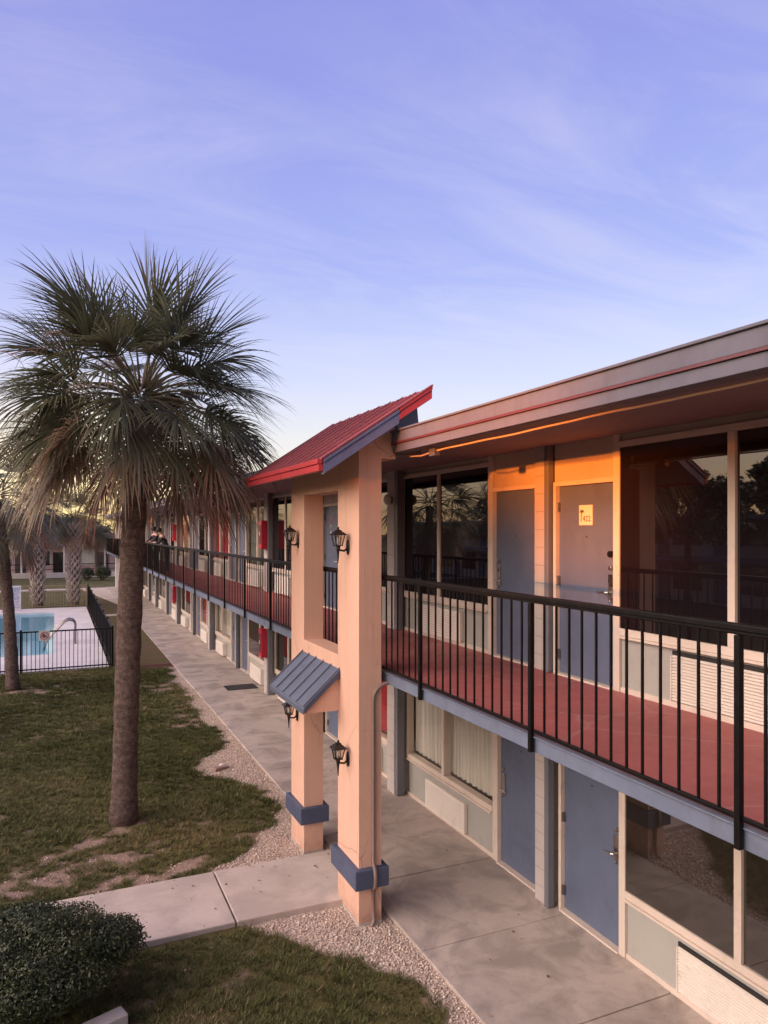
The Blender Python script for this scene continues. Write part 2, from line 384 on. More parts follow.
def clumps(n, x0, x1, y0, y1, k, rad, h0, h1, w):
    X = rng.uniform(x0, x1, n); Y = rng.uniform(y0, y1, n); g, v, m = masks(X, Y)
    keep = (rng.random(n) < g*1.25-.22) & (m < .5) & ~((Y > 7.66) & (Y < 9.08)); X = X[keep]; Y = Y[keep]; n = len(X)
    sc = .45+.9*fbm(X*1.9+1, Y*1.9+2, 3)*rng.uniform(.5, 1.3, n)
    big = fbm(X*.55+7, Y*.55+3, 3)
    tc_ = np.clip(.45+(big-.5)*1.5+rng.normal(0, .17, n), 0, 1)
    X = np.repeat(X, k); Y = np.repeat(Y, k); sc = np.repeat(sc, k); tc_ = np.repeat(tc_, k); n = len(X)
    a = rng.uniform(0, 2*np.pi, n); r = rad*np.sqrt(rng.random(n)); X = X+np.cos(a)*r; Y = Y+np.sin(a)*r
    Y = np.where((Y > 7.72) & (Y < 9.02), np.where(Y < 8.4, 7.72, 9.02), Y)
    h = rng.uniform(h0, h1, n)*sc; out = a+rng.normal(0, .7, n); le = h*rng.uniform(.3, 1.5, n); z = bump_z(X, Y)-.014
    t = out+1.57; P = np.zeros((n, 3, 3)); ww = w*rng.uniform(.6, 1.3, n)/2
    P[:, 0] = np.stack([X-np.cos(t)*ww, Y-np.sin(t)*ww, z+h*.1], -1); P[:, 1] = np.stack([X+np.cos(t)*ww, Y+np.sin(t)*ww, z+h*.1], -1)
    P[:, 2] = np.stack([X+np.cos(out)*le, Y+np.sin(out)*le, z+h], -1)
    return P.reshape(-1, 3), np.repeat(np.clip(tc_+rng.normal(0, .07, n), 0, 1), 3)
gp_ = [clumps(9500, -1.7, 3.15, 4.6, 10.6, 13, .05, .025, .06, .010), clumps(8500, -1.9, 3.2, 10.6, 16, 12, .065, .025, .065, .014), clumps(6500, -2.3, 3.25, 16, 23.85, 11, .09, .03, .07, .022)]
V = np.concatenate([p for p, t in gp_]); F = np.arange(len(V)).reshape(-1, 3)
o = mesh_np('lawn_grass', V, F, M['blade'], attrs=dict(tint=np.concatenate([t for p, t in gp_])))
tag(o, 'short patchy olive lawn grass between pool fence and walkway', 'grass', kind='stuff')

n = 60000; X = rng.uniform(1.4, 3.3, n); Y = rng.uniform(4.6, 20, n); g, v, m = masks(X, Y)
keep = (v > .5) & ~((Y > 7.66) & (Y < 9.08)) & (rng.random(n) < np.clip(14/Y, .3, 1)) & ~((X > 2.88) & (Y > 7.2) & (Y < 9.8))
Xs = rng.uniform(-.6, 2.6, 2500); Ys = rng.uniform(8.9, 11.2, 2500); gg, vv, _ = masks(Xs, Ys); k2 = (gg < .4) & (Ys > 9.1)
X = np.concatenate([X[keep], Xs[k2]]); Y = np.concatenate([Y[keep], Ys[k2]]); n = len(X)
r = rng.uniform(.006, .015, n)*np.where(rng.random(n) < .06, 1.7, 1); base = np.array([(1,0,0),(0,1,0),(-1,0,0),(0,-1,0),(0,0,1),(.1,.1,-.6)], float)
fc = np.array([(0,1,4),(1,2,4),(2,3,4),(3,0,4),(1,0,5),(2,1,5),(3,2,5),(0,3,5)])
a = rng.uniform(0, 6.28, n); sq = rng.uniform(.6, 1.1, (n, 3))
P = base[None]*r[:, None, None]*sq[:, None, :]; ca, sa = np.cos(a)[:, None], np.sin(a)[:, None]
PX = P[..., 0]*ca-P[..., 1]*sa; PY = P[..., 0]*sa+P[..., 1]*ca
P = np.stack([PX+X[:, None], PY+Y[:, None], P[..., 2]+(.002+bump_z(X, Y)*.15)[:, None]-.008], -1)
F = (np.arange(n)*6)[:, None, None]+fc[None]
o = mesh_np('gravel', P.reshape(-1, 3), F.reshape(-1, 3), M['pebble'], attrs=dict(tint=np.repeat(np.clip(rng.normal(.5, .24, n), 0, 1), 6)))
tag(o, 'pinkish tan gravel strip between lawn and concrete walkway', 'gravel', kind='stuff')

n = 420; X = rng.uniform(-1.5, 3.25, n); Y = rng.uniform(5, 20, n); X[:60] = rng.uniform(-1.5, 3.2, 60); Y[:60] = rng.uniform(8.6, 11.0, 60); X[60:110] = rng.uniform(3.35, 4.9, 50); Y[60:110] = rng.uniform(4.5, 16, 50)
Z = np.where((Y > 7.74) & (Y < 9.0) & (X < 3.28), .062, np.where(X > 3.3, .036, .03)); a = rng.uniform(0, 6.28, n); l = rng.uniform(.010, .028, n); w = l*rng.uniform(.3, .6, n)
P = np.stack([np.stack([X+np.cos(a)*l, Y+np.sin(a)*l, Z+.004], -1), np.stack([X-np.sin(a)*w, Y+np.cos(a)*w, Z+rng.uniform(0, .02, n)], -1), np.stack([X-np.cos(a)*l, Y-np.sin(a)*l, Z+.002], -1), np.stack([X+np.sin(a)*w, Y-np.cos(a)*w, Z+rng.uniform(0, .012, n)], -1)], 1)
M['litter'] = tintmat('dry_leaf', [(0., (.06, .035, .025)), (.5, (.17, .10, .06)), (1., (.36, .26, .17))], .8)
o = mesh_np('leaf_litter', P.reshape(-1, 3), np.arange(n*4).reshape(-1, 4), M['litter'], attrs=dict(tint=np.repeat(rng.random(n), 4)))
tag(o, 'small dry brown leaves scattered over lawn, path and walkway', 'leaf litter', kind='stuff')
# concrete walkway slabs under the balcony and the path through the portal
b = MB(); y = -5.5
while y < 57:
    b.box(3.3, y+.006, -.15, 5.45, y+1.494, .03+random.uniform(-.002, .002)); y += 1.5
struct(b.build('walkway', M['concrete'], bevel=.008))
b = MB()
for x0, x1 in ((-9, -6.0), (-5.98, -3.4), (-3.38, -.82), (-.8, 1.727), (1.745, 3.285)):
    b.box(x0, 7.74, -.15, x1, 9.0, .055+random.uniform(-.003, .003))
struct(b.build('path', M['path'], bevel=.01))
b = MB(); b.box(1.75, 38.2, -.1, 3.29, 38.9, .02); b.prism([(3.2,43.5),(3.29,43.5),(3.29,56),(1.6,56)], 'z', -.1, .015); b.box(-30, 56.02, -.1, 14, 57.2, .01)
struct(b.build('far_path', M['path']))

# ------------------------------------------------------------------ motel building
YA, YB = -4.7, 56.9; SETB = .07
ZD = 2.63; ZC = 5.15; ZL = 2.53; XW = 5.0
motel = thing('motel_building', 'long two-storey motel with red balcony floor and blue doors', 'building', (5, 26, 0))
wall = MB(); pier = MB(); trim = MB()
def pbuild(mb, name, mat, parent=motel, **k): return mb.build(name, mat, parent, **k)

def curtain_mb(y0, y1, z0, z1, x):
    b = MB(); n = int((y1-y0)/.02); pr = None
    ph = random.uniform(0, 6)
    for i in range(n+1):
        y = y0+(y1-y0)*i/n; xx = x+.022*math.sin(y*47+ph+.8*math.sin(y*9))
        q = (xx, y, z0), (xx, y, z1)
        if pr: b.quad(pr[0], q[0], q[1], pr[1])
        pr = q
    return b

def unit(yc, m, lvl, style, ac='cover', plate=None, detail=True):
    mark = set(bpy.data.objects); wv, n0 = wall.v, len(wall.v)
    zf = ZD if lvl else .03; ceil = ZC if lvl else ZL
    Y = lambda u: yc+m*u
    d0, d1 = (.125, 1.0) if m > 0 else (.264, 1.18)
    w0, w1 = (1.115, 3.58) if m > 0 else (1.27, 3.73)
    zh = zf+2.045; zs = zf+(.62 if lvl else .66); zt = 5.0 if lvl else 2.27
    # door and frame
    fr = MB(); fr.box(4.985, Y(d0-.045), zf, 5.08, Y(d0), zh); fr.box(4.978, Y(d1), zf, 5.08, Y(w0-.003), ceil-.01)
    fr.box(4.987, Y(d0-.045), zh+.001, 5.08, Y(d1-.001), zh+.05); fr.box(4.96, Y(d0), zf-.01, 5.08, Y(d1), zf+.018)
    fro = pbuild(fr, 'door_frame', M['cream'], bevel=.004)
    dr = MB(); dr.box(5.035, Y(d0+.003), zf+.02, 5.075, Y(d1-.003), zh-.003)
    door = pbuild(dr, 'door', M['door'], bevel=.003)
    hu = d1-.075
    h = MB(); h.box(5.012, Y(hu-.035), zf+.88, 5.034, Y(hu+.03), zf+1.13)
    h.tube([(5.012, Y(hu), zf+.95), (4.972, Y(hu), zf+.95), (4.965, Y(hu-.02), zf+.95), (4.962, Y(hu-.13), zf+.945)], .011, 8)
    h.tube([(5.03, Y(hu), zf+1.19), (5.0, Y(hu), zf+1.19)], .022, 12); h.tube([(5.02, Y(hu), zf+.86), (4.995, Y(hu), zf+.86)], .012, 8)
    h.build('handle', M['steel'], door, bevel=.003)
    if 3 < yc < 16:
        for zz in (.22, 1.02, 1.82):
            hg = MB(); hg.tube([(5.0, Y(d0+.004), zf+zz-.05), (5.0, Y(d0+.004), zf+zz+.05)], .009, 8); hg.box(5.0, Y(d0-.002), zf+zz-.05, 5.034, Y(d0+.03), zf+zz+.05); hg.build('hinge', M['brass'], door)
    if lvl and m < 0 and detail:
        k = MB(); k.tube([(5.03, Y(hu+.01), zf+1.33), (4.99, Y(hu+.01), zf+1.33)], .033, 14); k.build('deadbolt', M['black'], door)
    pk = MB(); pk.tube([(5.036, Y((d0+d1)/2), zf+1.50), (5.03, Y((d0+d1)/2), zf+1.50)], .010, 10); pk.build('peephole', M['ink'], door)
    # transom
    wall.box(5.012, Y(d0-.05), zh+.052, 5.2, Y(d1-.002), ceil)
    # window frame
    wf = MB(); f = .055; wm = 2.57 if m < 0 else 2.42; wh = .036
    wf.box(4.972, Y(w0), zs-.07, 5.09, Y(w1), zs); wf.box(4.972, Y(w0), zt, 5.09, Y(w1), zt+.06)
    wf.box(4.968, Y(w1), zs-.07, 5.09, Y(w1+.06), zt+.06); wf.box(4.968, Y(wm-wh), zs+.001, 5.088, Y(wm+wh), zt-.001)
    wf.box(4.95, Y(w0+.01), zs-.095, 5.0, Y(w1-.01), zs-.071)
    win = pbuild(wf, 'window', M['cream'], bevel=.004)
    gm = {'dark': 'darkglass' if lvl else 'lowglass', 'dim': 'dimglass'}.get(style, 'clearglass')
    for a, c, dx in ((w0, wm-wh-.001, 0), (wm+wh+.001, w1-.001, .008)):
        x_ = 4.990+dx; g = MB(); g.quad((x_, Y(a), zs+.001), (x_, Y(c), zs+.001), (x_, Y(c), zt-.001), (x_, Y(a), zt-.001)); g.build('pane', M[gm], win)
    if gm == 'clearglass':
        cm = {'pale': 'curtain', 'red': 'redcurtain', 'tan': 'tancurtain', 'blind': 'greencurtain'}[style]
        curtain_mb(*sorted((Y(w0+.02), Y(w1-.02))), zs+.02, zt-.02, 5.13).build('curtain', M[cm], win)
    wall.box(5.01, Y(w0-.002), zt+.061, 5.2, Y(w1+.06), ceil)
    # panel below the window
    pn = MB(); ac0, ac1 = (w0+w1)/2-.575, (w0+w1)/2+.575
    if m > 0 and not lvl: ac0 += 0
    pn.box(5.008, Y(w0), zf+.05, 5.05, Y(w1), zs-.072)
    pbuild(pn, 'window_panel', M['panel'])
    sl = MB(); sl.box(4.99, Y(w0), zf-.02, 5.06, Y(w1+.06), zf+.05); pbuild(sl, 'base_strip', M['cream'], bevel=.004)
    # air conditioner
    a = MB()
    if ac == 'louvre':
        a.box(5.0, Y(ac0), zf+.055, 5.007, Y(ac1), zf+.46)
        z = zf+.062
        while z < zf+.45:
            a.prism([(5.0, z), (4.975, z+.004), (4.975, z+.012), (5.0, z+.024)], 'y', Y(ac0+.01), Y(ac1-.01)); z += .027
        a.box(4.97, Y(ac0), zf+.055, 5.0, Y(ac0+.009), zf+.46); a.box(4.97, Y(ac1-.009), zf+.055, 5.0, Y(ac1), zf+.46)
        aco = pbuild(a, 'air_conditioner_grille', M['acwhite'])
        gp = MB(); gp.box(4.992, Y(ac0), zf+.462, 5.0075, Y(ac1), zf+.50); gp.build('gap', M['dark'], aco)
    else:
        dpt = .055 if (yc < 8 and m > 0) else .14
        a.box(5.0-dpt, Y(ac0), zf+.055, 5.007, Y(ac1), zf+.47); aco = pbuild(a, 'air_conditioner', M['acwhite'], bevel=.012)
        gp = MB()
        for k in range(10):
            z = zf+.11+k*.034; gp.box(5.0-dpt-.0015, Y(ac0+.05), z, 5.0-dpt+.002, Y(ac1-.05), z+.004)
        gp.build('grille', M['panel'], aco)
    if not lvl:
        for i in range(n0, len(wv)): wv[i] = (wv[i][0]+SETB, wv[i][1], wv[i][2])
        for o in set(bpy.data.objects)-mark:
            if o.parent is motel: o.location.x += SETB
    return door, zf, Y, d0, d1

STY = {(0,-1): ('dark','dark'), (0,1): ('dark','pale'), (1,-1): ('dark','red'), (1,1): ('dark','dark'), (2,-1): ('blind','dark'), (2,1): ('red','pale'),
       (3,-1): ('dark','red'), (3,1): ('tan','dark'), (4,-1): ('dark','dark'), (4,1): ('blind','dim'), (-1,-1): ('dark','dark'), (-1,1): ('dark','dark')}
doors = {}
for k in range(-1, 7):
    yc = 6.85+7.7*k
    for m in (-1, 1):
        su, sd = STY.get((k, m), ('dim', 'dark'))
        for lvl, st in ((1, su), (0, sd)):
            near = k < 1 and m < 0
            doors[(k, m, lvl)] = unit(yc, m, lvl, st, 'louvre' if near else 'cover')
    # piers between the doors, with a drain pipe on the near side
    for z0, z1 in ((ZD, ZC), (.03, ZL)):
        pier = MB(); pier.box(4.955, yc-.112, z0, 5.2, yc+.075, z1); pbuild(pier, 'pier', M['pier'], bevel=.006)
        pp = MB(); pp.box(4.93, yc-.20, z0, 5.02, yc-.125, z1-.002); pbuild(pp, 'drain_pipe', M['pipe'], bevel=.012)
        pier = MB(); pier.box(4.85, yc+3.66, z0, 5.2, yc+3.93, z1); pbuild(pier, 'pier', M['pier'], bevel=.006)
        pp = MB(); pp.box(4.86, yc+3.645-.08, z0, 4.99, yc+3.655, z1-.002); pbuild(pp, 'drain_pipe', M['pipe'], bevel=.012)
wall.box(5.6, YA, 0, 14.8, YB, 5.16); wall.box(5.01, YA-.2, 0, 14.8, YA-.001, 5.16); wall.box(5.01, YB+.001, 0, 14.8, YB+.2, 5.16)
pbuild(wall, 'wall', M['wall'])
# balcony deck, its painted edge beam and the ceiling below
d = MB(); d.box(3.30, YA-.2, ZL+.021, 5.6, YB+.2, ZD); pbuild(d, 'balcony_deck', M['deck'])
d = MB(); d.box(3.31, YA-.2, ZL, 5.55, YB+.2, ZL+.018); pbuild(d, 'deck_ceiling', M['soffit'])
d = MB(); d.box(3.262, YA-.2, ZL+.008, 3.299, YB+.2, ZD+.022); d.box(3.24, YA-.2, ZD+.0221, 3.30, YB+.2, ZD+.03)
pbuild(d, 'edge_beam', M['beam'], bevel=.004)
# roof
d = MB(); d.box(3.33, YA-.3, ZC+.001, 15.2, YB+.3, 5.225); pbuild(d, 'roof', M['roofing'])
d = MB(); d.box(3.345, YA-.25, ZC-.02, 5.3, YB+.25, ZC); pbuild(d, 'soffit', M['soffit'])
d = MB()
for ya, yb in ((YA-.3, 7.2), (9.78, YB+.3)):
    d.box(3.29, ya, 5.135, 3.329, yb, 5.245); d.box(3.305, ya, 5.03, 3.329, yb, 5.115); d.box(3.27, ya, 5.2455, 3.40, yb, 5.265); d.box(3.318, ya, 5.1152, 3.329, yb, 5.1348)
    d.box(3.33, ya, 5.03, 3.46, yb, 5.045)
pbuild(d, 'fascia', M['fascia'], bevel=.004)
d = MB()
for ya, yb in ((YA-.3, 7.2), (9.78, YB+.3)): d.box(3.286, ya, 5.116, 3.317, yb, 5.134)
pbuild(d, 'fascia_stripe', M['redtrim'])
d = MB(); pts = []
for i in range(41):
    t = i/40; y = 6.55-t*9.5; pts.append((3.475, y, 4.995+.045*t+.003*math.sin(t*31)+.002*math.sin(t*77)))
pts = [(3.475, 7.1, 4.99), (3.475, 6.85, 4.975)] + pts
d.tube(pts, .0085, 8); cd = pbuild(d, 'conduit', M['wire'])
jb = MB(); jb.box(3.44, 6.5, 4.945, 3.51, 6.62, 5.02); jb.build('junction_box', M['fascia'], cd, bevel=.006)
d = MB(); d.box(3.9, YB-.1, .03, 4.25, YB+.2, ZL-.001); d.box(3.9, YB-.1, ZD+.001, 4.25, YB+.2, ZC-.021); pbuild(d, 'end_column', M['white'])
# 422 plate
def text_obj(txt, size, mat, parent, loc, rot, name='numerals', ext=.0008):
    cu = bpy.data.curves.new('t', 'FONT'); cu.body = txt; cu.size = size; cu.extrude = ext; cu.align_x = 'CENTER'; cu.align_y = 'CENTER'
    t = bpy.data.objects.new('t', cu); link(t); bpy.context.view_layer.update()
    me = bpy.data.meshes.new_from_object(t.evaluated_get(bpy.context.evaluated_depsgraph_get())); me.name = name
    bpy.data.objects.remove(t); me.materials.clear(); me.materials.append(mat)
    o = link(bpy.data.objects.new(name, me)); Mx = Matrix.Translation(Vector(loc)-(org(parent) if parent else Vector((0,0,0)))) @ rot
    me.transform(Mx); o.parent = parent; return o
FACE_W = Matrix(((0,0,-1,0),(-1,0,0,0),(0,1,0,0),(0,0,0,1)))      # text facing -X, reading towards -Y
door, zf, Yf, d0, d1 = doors[(0,-1,1)]
yc = (6.586+5.67)/2+.02-.03
pl = MB(); pl.box(5.024, 6.24, zf+1.62, 5.0345, 6.03, zf+1.83); plo = pl.build('number_plate', M['plate'], door, bevel=.004); plo['label'] = 'cream number plate with palm and 422'
text_obj('422', .085, M['ink'], door, (5.0225, 6.115, zf+1.685), FACE_W)
b = MB(); b.tube([(5.0225,6.205,zf+1.655),(5.0225,6.20,zf+1.70),(5.0225,6.19,zf+1.755)], .005, 5)
for a in range(7):
    an = -.4+a*.63; b.tube([(5.0225,6.19,zf+1.755),(5.0225,6.19+.028*math.cos(an),zf+1.763+.02*math.sin(an)),(5.0225,6.19+.042*math.cos(an),zf+1.755+.018*math.sin(an))], [.004,.005,.001], 4)
b.build('palm_emblem', M['inkgreen'], door)
# stickers on the door seen through the portal
door, zf, Yf, d0, d1 = doors[(1,-1,1)]
b = MB()
for k, (zz, hh, ww) in enumerate(((1.78,.16,.10),(1.65,.07,.07),(1.50,.13,.09))):
    b.mi = 1 if k == 0 else 0; b.ball((5.031, 13.92, zf+zz), .006, ww/2, hh/2, 10, 6)
b.build('door_sticker', [M['sticker'], M['inkred']], door)
# wall light on the pier by the second window
wl = thing('wall_light', 'small round white wall light high on the upper pier', 'wall light', (4.85, 10.6, 4.6))
b = MB(); b.tube([(4.849,10.6,4.68),(4.82,10.6,4.68)], .06, 14); b.build('base', M['pipe'], wl)
b = MB(); b.ball((4.775,10.6,4.68), .06, .075, .085, 12, 8); b.build('globe', M['white'], wl, smooth=True)
# red cabinets
def cabinet(y, z, label):
    t = thing('fire_extinguisher_cabinet', label, 'cabinet', (4.72, y, z), 'red fire extinguisher cabinets on the piers')
    b = MB(); b.box(4.70, y-.14, z, 4.849, y+.14, z+.72); bo = b.build('case', M['redbox'], t, bevel=.01)
    b = MB(); b.box(4.692, y-.11, z+.12, 4.699, y+.11, z+.60); b.build('door_panel', M['redtrim'], t, bevel=.003)
    b = MB(); b.box(4.687, y-.02, z+.34, 4.6915, y+.025, z+.43); b.build('latch', M['white'], t)
cabinet(18.3, 3.72, 'red fire cabinet on the upper floor, beside the portal')
cabinet(18.3, .98, 'red fire cabinet on the ground floor, nearest the portal')
cabinet(33.75, 3.72, 'red fire cabinet on the upper floor, near the two people')
cabinet(33.75, .98, 'red fire cabinet on the ground floor, beneath the two people')
b = MB(); b.box(4.05, 19.05, .031, 4.85, 19.65, .045); tag(b.build('door_mat', M['mat'], loc=None, bevel=.004), 'black door mat on the walkway below blue doors', 'door mat')

# ------------------------------------------------------------------ balcony railings
def railing(y0, nb, label, sp=1.83):
    y1 = y0+nb*sp; t = thing('balcony_railing', label, 'railing', (3.25, y0, ZD), 'black balcony railings')
    b = MB(); b.box(3.222, y0, 3.675, 3.278, y1, 3.712); b.box(3.233, y0, 3.655, 3.267, y1, 3.6745); b.build('top_rail', M['black'], t, bevel=.006)
    b = MB(); b.box(3.235, y0, 2.69, 3.262, y1, 2.715); b.build('bottom_rail', M['black'], t, bevel=.004)
    pm = MB(); pm.box(-.018,-.018,2.545,.018,.018,3.6545); po = pm.build('post', M['black'], None, bevel=.004)
    bm_ = MB(); bm_.box(-.0068,-.0068,2.715,.0068,.0068,3.655); bo = bm_.build('baluster', M['black'], None)
    n = 0; first = True; rest = MB()
    for i in range(nb+1):
        y = y0+i*sp
        p = po if i == 0 else po.copy()
        if i: link(p)
        p.parent = t; p.location = Vector((3.231, y, 0))-t.location
        if i == nb: break
        for j in range(1, 13):
            yy = y+sp*j/13+random.uniform(-.004, .004); n += 1
            if n <= 100:
                q = bo if first else bo.copy()
                if not first: link(q)
                first = False; q.parent = t; q.location = Vector((3.249, yy, 0))-t.location
                q.rotation_euler = (0, 0, 0)
            else: rest.box(3.2415, yy-.0075, 2.715, 3.2565, yy+.0075, 3.655)
    if rest.v:
        o = rest.build('baluster', M['black'], t); o['kind'] = 'stuff'
railing(2.735-1.83*2, 5, 'black iron balcony railing in front of the dark windows, right of the portal')
railing(2.735+1.83*3+.001, 26, 'long black iron balcony railing running away behind the portal to the far end')

# ------------------------------------------------------------------ entrance portal
PX0, PX1 = 2.93, 3.19; PN, PN1, PF0, PF = 7.24, 7.88, 9.14, 9.70
portal = thing('entrance_portal', 'peach stucco entrance portal with red sloping roof', 'portal', (3.06, 8.47, 0))
RX0, RZ0, RX1, RZ1 = 2.40, 4.90, 3.62, 5.71; sl = (RZ1-RZ0)/(RX1-RX0)
under = lambda x: RZ0+(x-RX0)*sl-.10
b = MB()
zs_, zt_ = 2.78, 4.65; zb_ = 2.16
ztop0, ztop1 = under(PX0), under(PX1)
b.box(PX0, PN, -.1, PX1, PN1, zt_); b.box(PX0, PF0, -.1, PX1, PF, zt_)
b.box(PX0, PN1, zb_, PX1, PF0, zs_)
b.prism([(PX0, zt_), (PX1, zt_), (PX1, ztop1), (PX0, ztop0)], 'y', PN, PF)
b.prism([(PX1, 4.97), (3.36, 4.97), (3.36, under(3.36)), (PX1, ztop1)], 'y', PN+.004, PF-.004)
po_ = b.build('portal_wall', M['peach'], portal)
w = po_.modifiers.new('weld', 'WELD'); w.merge_threshold = .0005
b = MB(); b.prism([(3.361, 5.0), (3.66, 5.0), (3.60, under(3.60)), (3.361, under(3.361))], 'y', PN-.03, PF); b.build('parapet', M['fascia'], portal)
for (y0, y1) in ((PN, PN1), (PF0, PF)):
    b = MB(); e = .065
    b.box(PX0-e, y0-e, .39, PX1+e, y1+e, .60); b.build('band', M['bandblue'], portal, bevel=.012)
    b = MB(); b.box(PX0-.006, y0-.006, -.1, PX1+.006, y1+.006, .012); b.build('pillar_foot', M['block'], portal)
# red sloping roof
RY0, RY1 = 6.95, 9.98
def slab(b, x0, x1, y0, y1, off0, off1):
    z = lambda x, o: RZ0+(x-RX0)*sl+o
    b.add([(x0,y0,z(x0,off0)),(x1,y0,z(x1,off0)),(x1,y1,z(x1,off0)),(x0,y1,z(x0,off0)),(x0,y0,z(x0,off1)),(x1,y0,z(x1,off1)),(x1,y1,z(x1,off1)),(x0,y1,z(x0,off1))],
          [(0,3,2,1),(4,5,6,7),(0,1,5,4),(1,2,6,5),(2,3,7,6),(3,0,4,7)])
b = MB(); slab(b, RX0, RX1, RY0, RY1, -.02, 0)
ny_ = 9; st = (RY1-RY0)/ny_
for i in range(ny_+1):
    y = RY0+i*st; y = min(max(y, RY0+.025), RY1-.025)
    slab(b, RX0-.01, RX1+.012, y-.012, y+.012, .0005, .015)
    for q in (1, 2):
        if i < ny_: slab(b, RX0, RX1, y+st*q/3-.008, y+st*q/3+.008, .0005, .010)
b.build('roof_sheet', M['redmetal'], portal, bevel=.004)
b = MB(); slab(b, RX0+.02, RX1-.02, RY0+.04, RY1-.04, -.10, -.021); b.build('roof_deck', M['soffit'], portal)
b = MB()                                                     # eave trim
b.box(RX0-.035, RY0-.03, RZ0-.115, RX0+.019, RY1+.03, RZ0-.045); b.box(RX0-.05, RY0-.035, RZ0-.0448, RX0+.012, RY1+.035, RZ0+.006); b.build('eave_trim', M['redfascia'], portal, bevel=.006)
xm = RX0+.70*(RX1-RX0)
b = MB(); slab(b, RX0+.02, xm, RY0-.03, RY0+.039, -.16, -.045); slab(b, RX0+.02, xm, RY0-.045, RY0+.030, -.0448, -.004); b.build('rake_trim', M['rakeblue'], portal, bevel=.006)
b = MB(); slab(b, xm+.001, RX1+.02, RY0-.03, RY0+.039, -.125, -.035); slab(b, xm+.001, RX1+.02, RY0-.045, RY0+.030, -.0348, .002)
slab(b, RX0+.02, RX1+.02, RY1-.039, RY1+.03, -.125, .002); b.box(RX1-.019, RY0+.04, RZ1-.12, RX1+.02, RY1-.04, RZ1-.005); b.build('rake_trim', M['redfascia'], portal, bevel=.006)
b = MB(); slab(b, RX0-.01, RX1+.02, RY0-.05, RY0+.02, .0022, .022); b.build('rake_cap', M['redmetal'], portal)
# blue lower awning
ax, az, atop = 2.50, 2.235, 2.625
b = MB()
def aw(b, t0, t1, y0, y1, o0, o1):
    sa = (atop-az)/(PX0-ax); P = lambda t, o: (ax+(PX0-.001-ax)*t, az+(atop-az)*t+o)
    (xa, za0), (xb, zb0) = P(t0, o0), P(t1, o0); za1 = P(t0, o1)[1]; zb1 = P(t1, o1)[1]
    b.add([(xa,y0,za0),(xb,y0,zb0),(xb,y1,zb0),(xa,y1,za0),(xa,y0,za1),(xb,y0,zb1),(xb,y1,zb1),(xa,y1,za1)], [(0,3,2,1),(4,5,6,7),(0,1,5,4),(1,2,6,5),(2,3,7,6),(3,0,4,7)])
AY0, AY1 = 7.80, 9.20
aw(b, 0, 1, AY0, AY1, -.015, 0)
for i in range(6):
    y = AY0+.018+(AY1-AY0-.036)*i/5; aw(b, -.01, 1, y-.005, y+.005, .0005, .022)
aw(b, -.02, .03, AY0-.004, AY1+.004, -.075, -.0152)
b.build('awning_sheet', M['awnblue'], portal, bevel=.003)
for ya, yb in ((AY0-.004, AY0+.03), (AY1-.03, AY1+.004)): b = MB(); aw(b, .031, 1, ya, yb, -.075, -.0152); b.build('awning_trim', M['bandblue'], portal)
b = MB(); b.prism([(2.545, 2.15), (PX0-.002, 2.15), (PX0-.002, atop-.078), (2.545, 2.185)], 'y', AY0+.04, AY1-.04); b.build('awning_side', M['peach'], portal)
# conduit up the near pillar
b = MB(); xc, yc_ = 3.085, PN-.022
pts = [(xc-.05, yc_-.05, -.01), (xc, yc_-.02, .03), (xc, yc_, .15), (xc, yc_, .37), (xc, yc_-.055, .41), (xc, yc_-.07, .50), (xc, yc_-.055, .59), (xc, yc_, .66), (xc, yc_, 2.38)]
for k in range(1, 7):
    a = k/6*math.pi/2; pts.append((xc+.17*(1-math.cos(a)), yc_, 2.38+.17*math.sin(a)))
pts += [(3.30, yc_, 2.555), (3.34, yc_, 2.555)]
b.tube(pts, .021, 10); b.build('conduit', M['conduit'], portal, smooth=True)

# coach lamps
lampgroup = 'four black carriage lamps on the peach portal'
lamp = thing('wall_lantern', 'black lantern upper right on the portal, beside the tall opening', 'lantern', (PX0, 7.55, 4.03), lampgroup)
def L(b): return b
ox, oy, oz = lamp.location
b = MB(); b.ball((ox-.008, oy, oz-.02), .012, .045, .085, 12, 8); b.build('backplate', M['bronze'], lamp, smooth=True)
b = MB(); b.tube([(ox-.01,oy,oz-.03),(ox-.05,oy,oz-.06),(ox-.10,oy,oz-.05),(ox-.12,oy,oz-.02)], [.011,.012,.011,.012], 8); b.tube([(ox-.12,oy,oz+.0),(ox-.12,oy,oz-.04),(ox-.12,oy,oz-.10),(ox-.12,oy,oz-.19)], [.03,.02,.012,.004], 8); b.build('bracket', M['bronze'], lamp, smooth=True)
b = MB(); cx = ox-.12
for sx, sy in ((1,1),(1,-1),(-1,1),(-1,-1)): b.tube([(cx+sx*.035,oy+sy*.035,oz+.0),(cx+sx*.058,oy+sy*.058,oz+.115)], .006, 5)
b.box(cx-.042, oy-.042, oz-.006, cx+.042, oy+.042, oz+.006); b.build('cage', M['bronze'], lamp)
b = MB(); q0 = [(cx+sx*.033, oy+sy*.033, oz+.008) for sx, sy in ((-1,-1),(1,-1),(1,1),(-1,1))]; q1 = [(cx+sx*.054, oy+sy*.054, oz+.112) for sx, sy in ((-1,-1),(1,-1),(1,1),(-1,1))]
for i in range(4): b.quad(q0[i], q0[(i+1) % 4], q1[(i+1) % 4], q1[i])
b.build('lamp_glass', M['lampglass'], lamp)
b = MB(); b.tube([(cx,oy,oz+.012),(cx,oy,oz+.075)], .013, 8); b.ball((cx,oy,oz+.085), .016,.016,.022, 8, 6); b.build('bulb', M['white'], lamp, smooth=True)
b = MB(); r0 = [.078,.074,.045,.028,.030,.012]; zz = [.113,.122,.148,.160,.168,.175]
vs = []; 
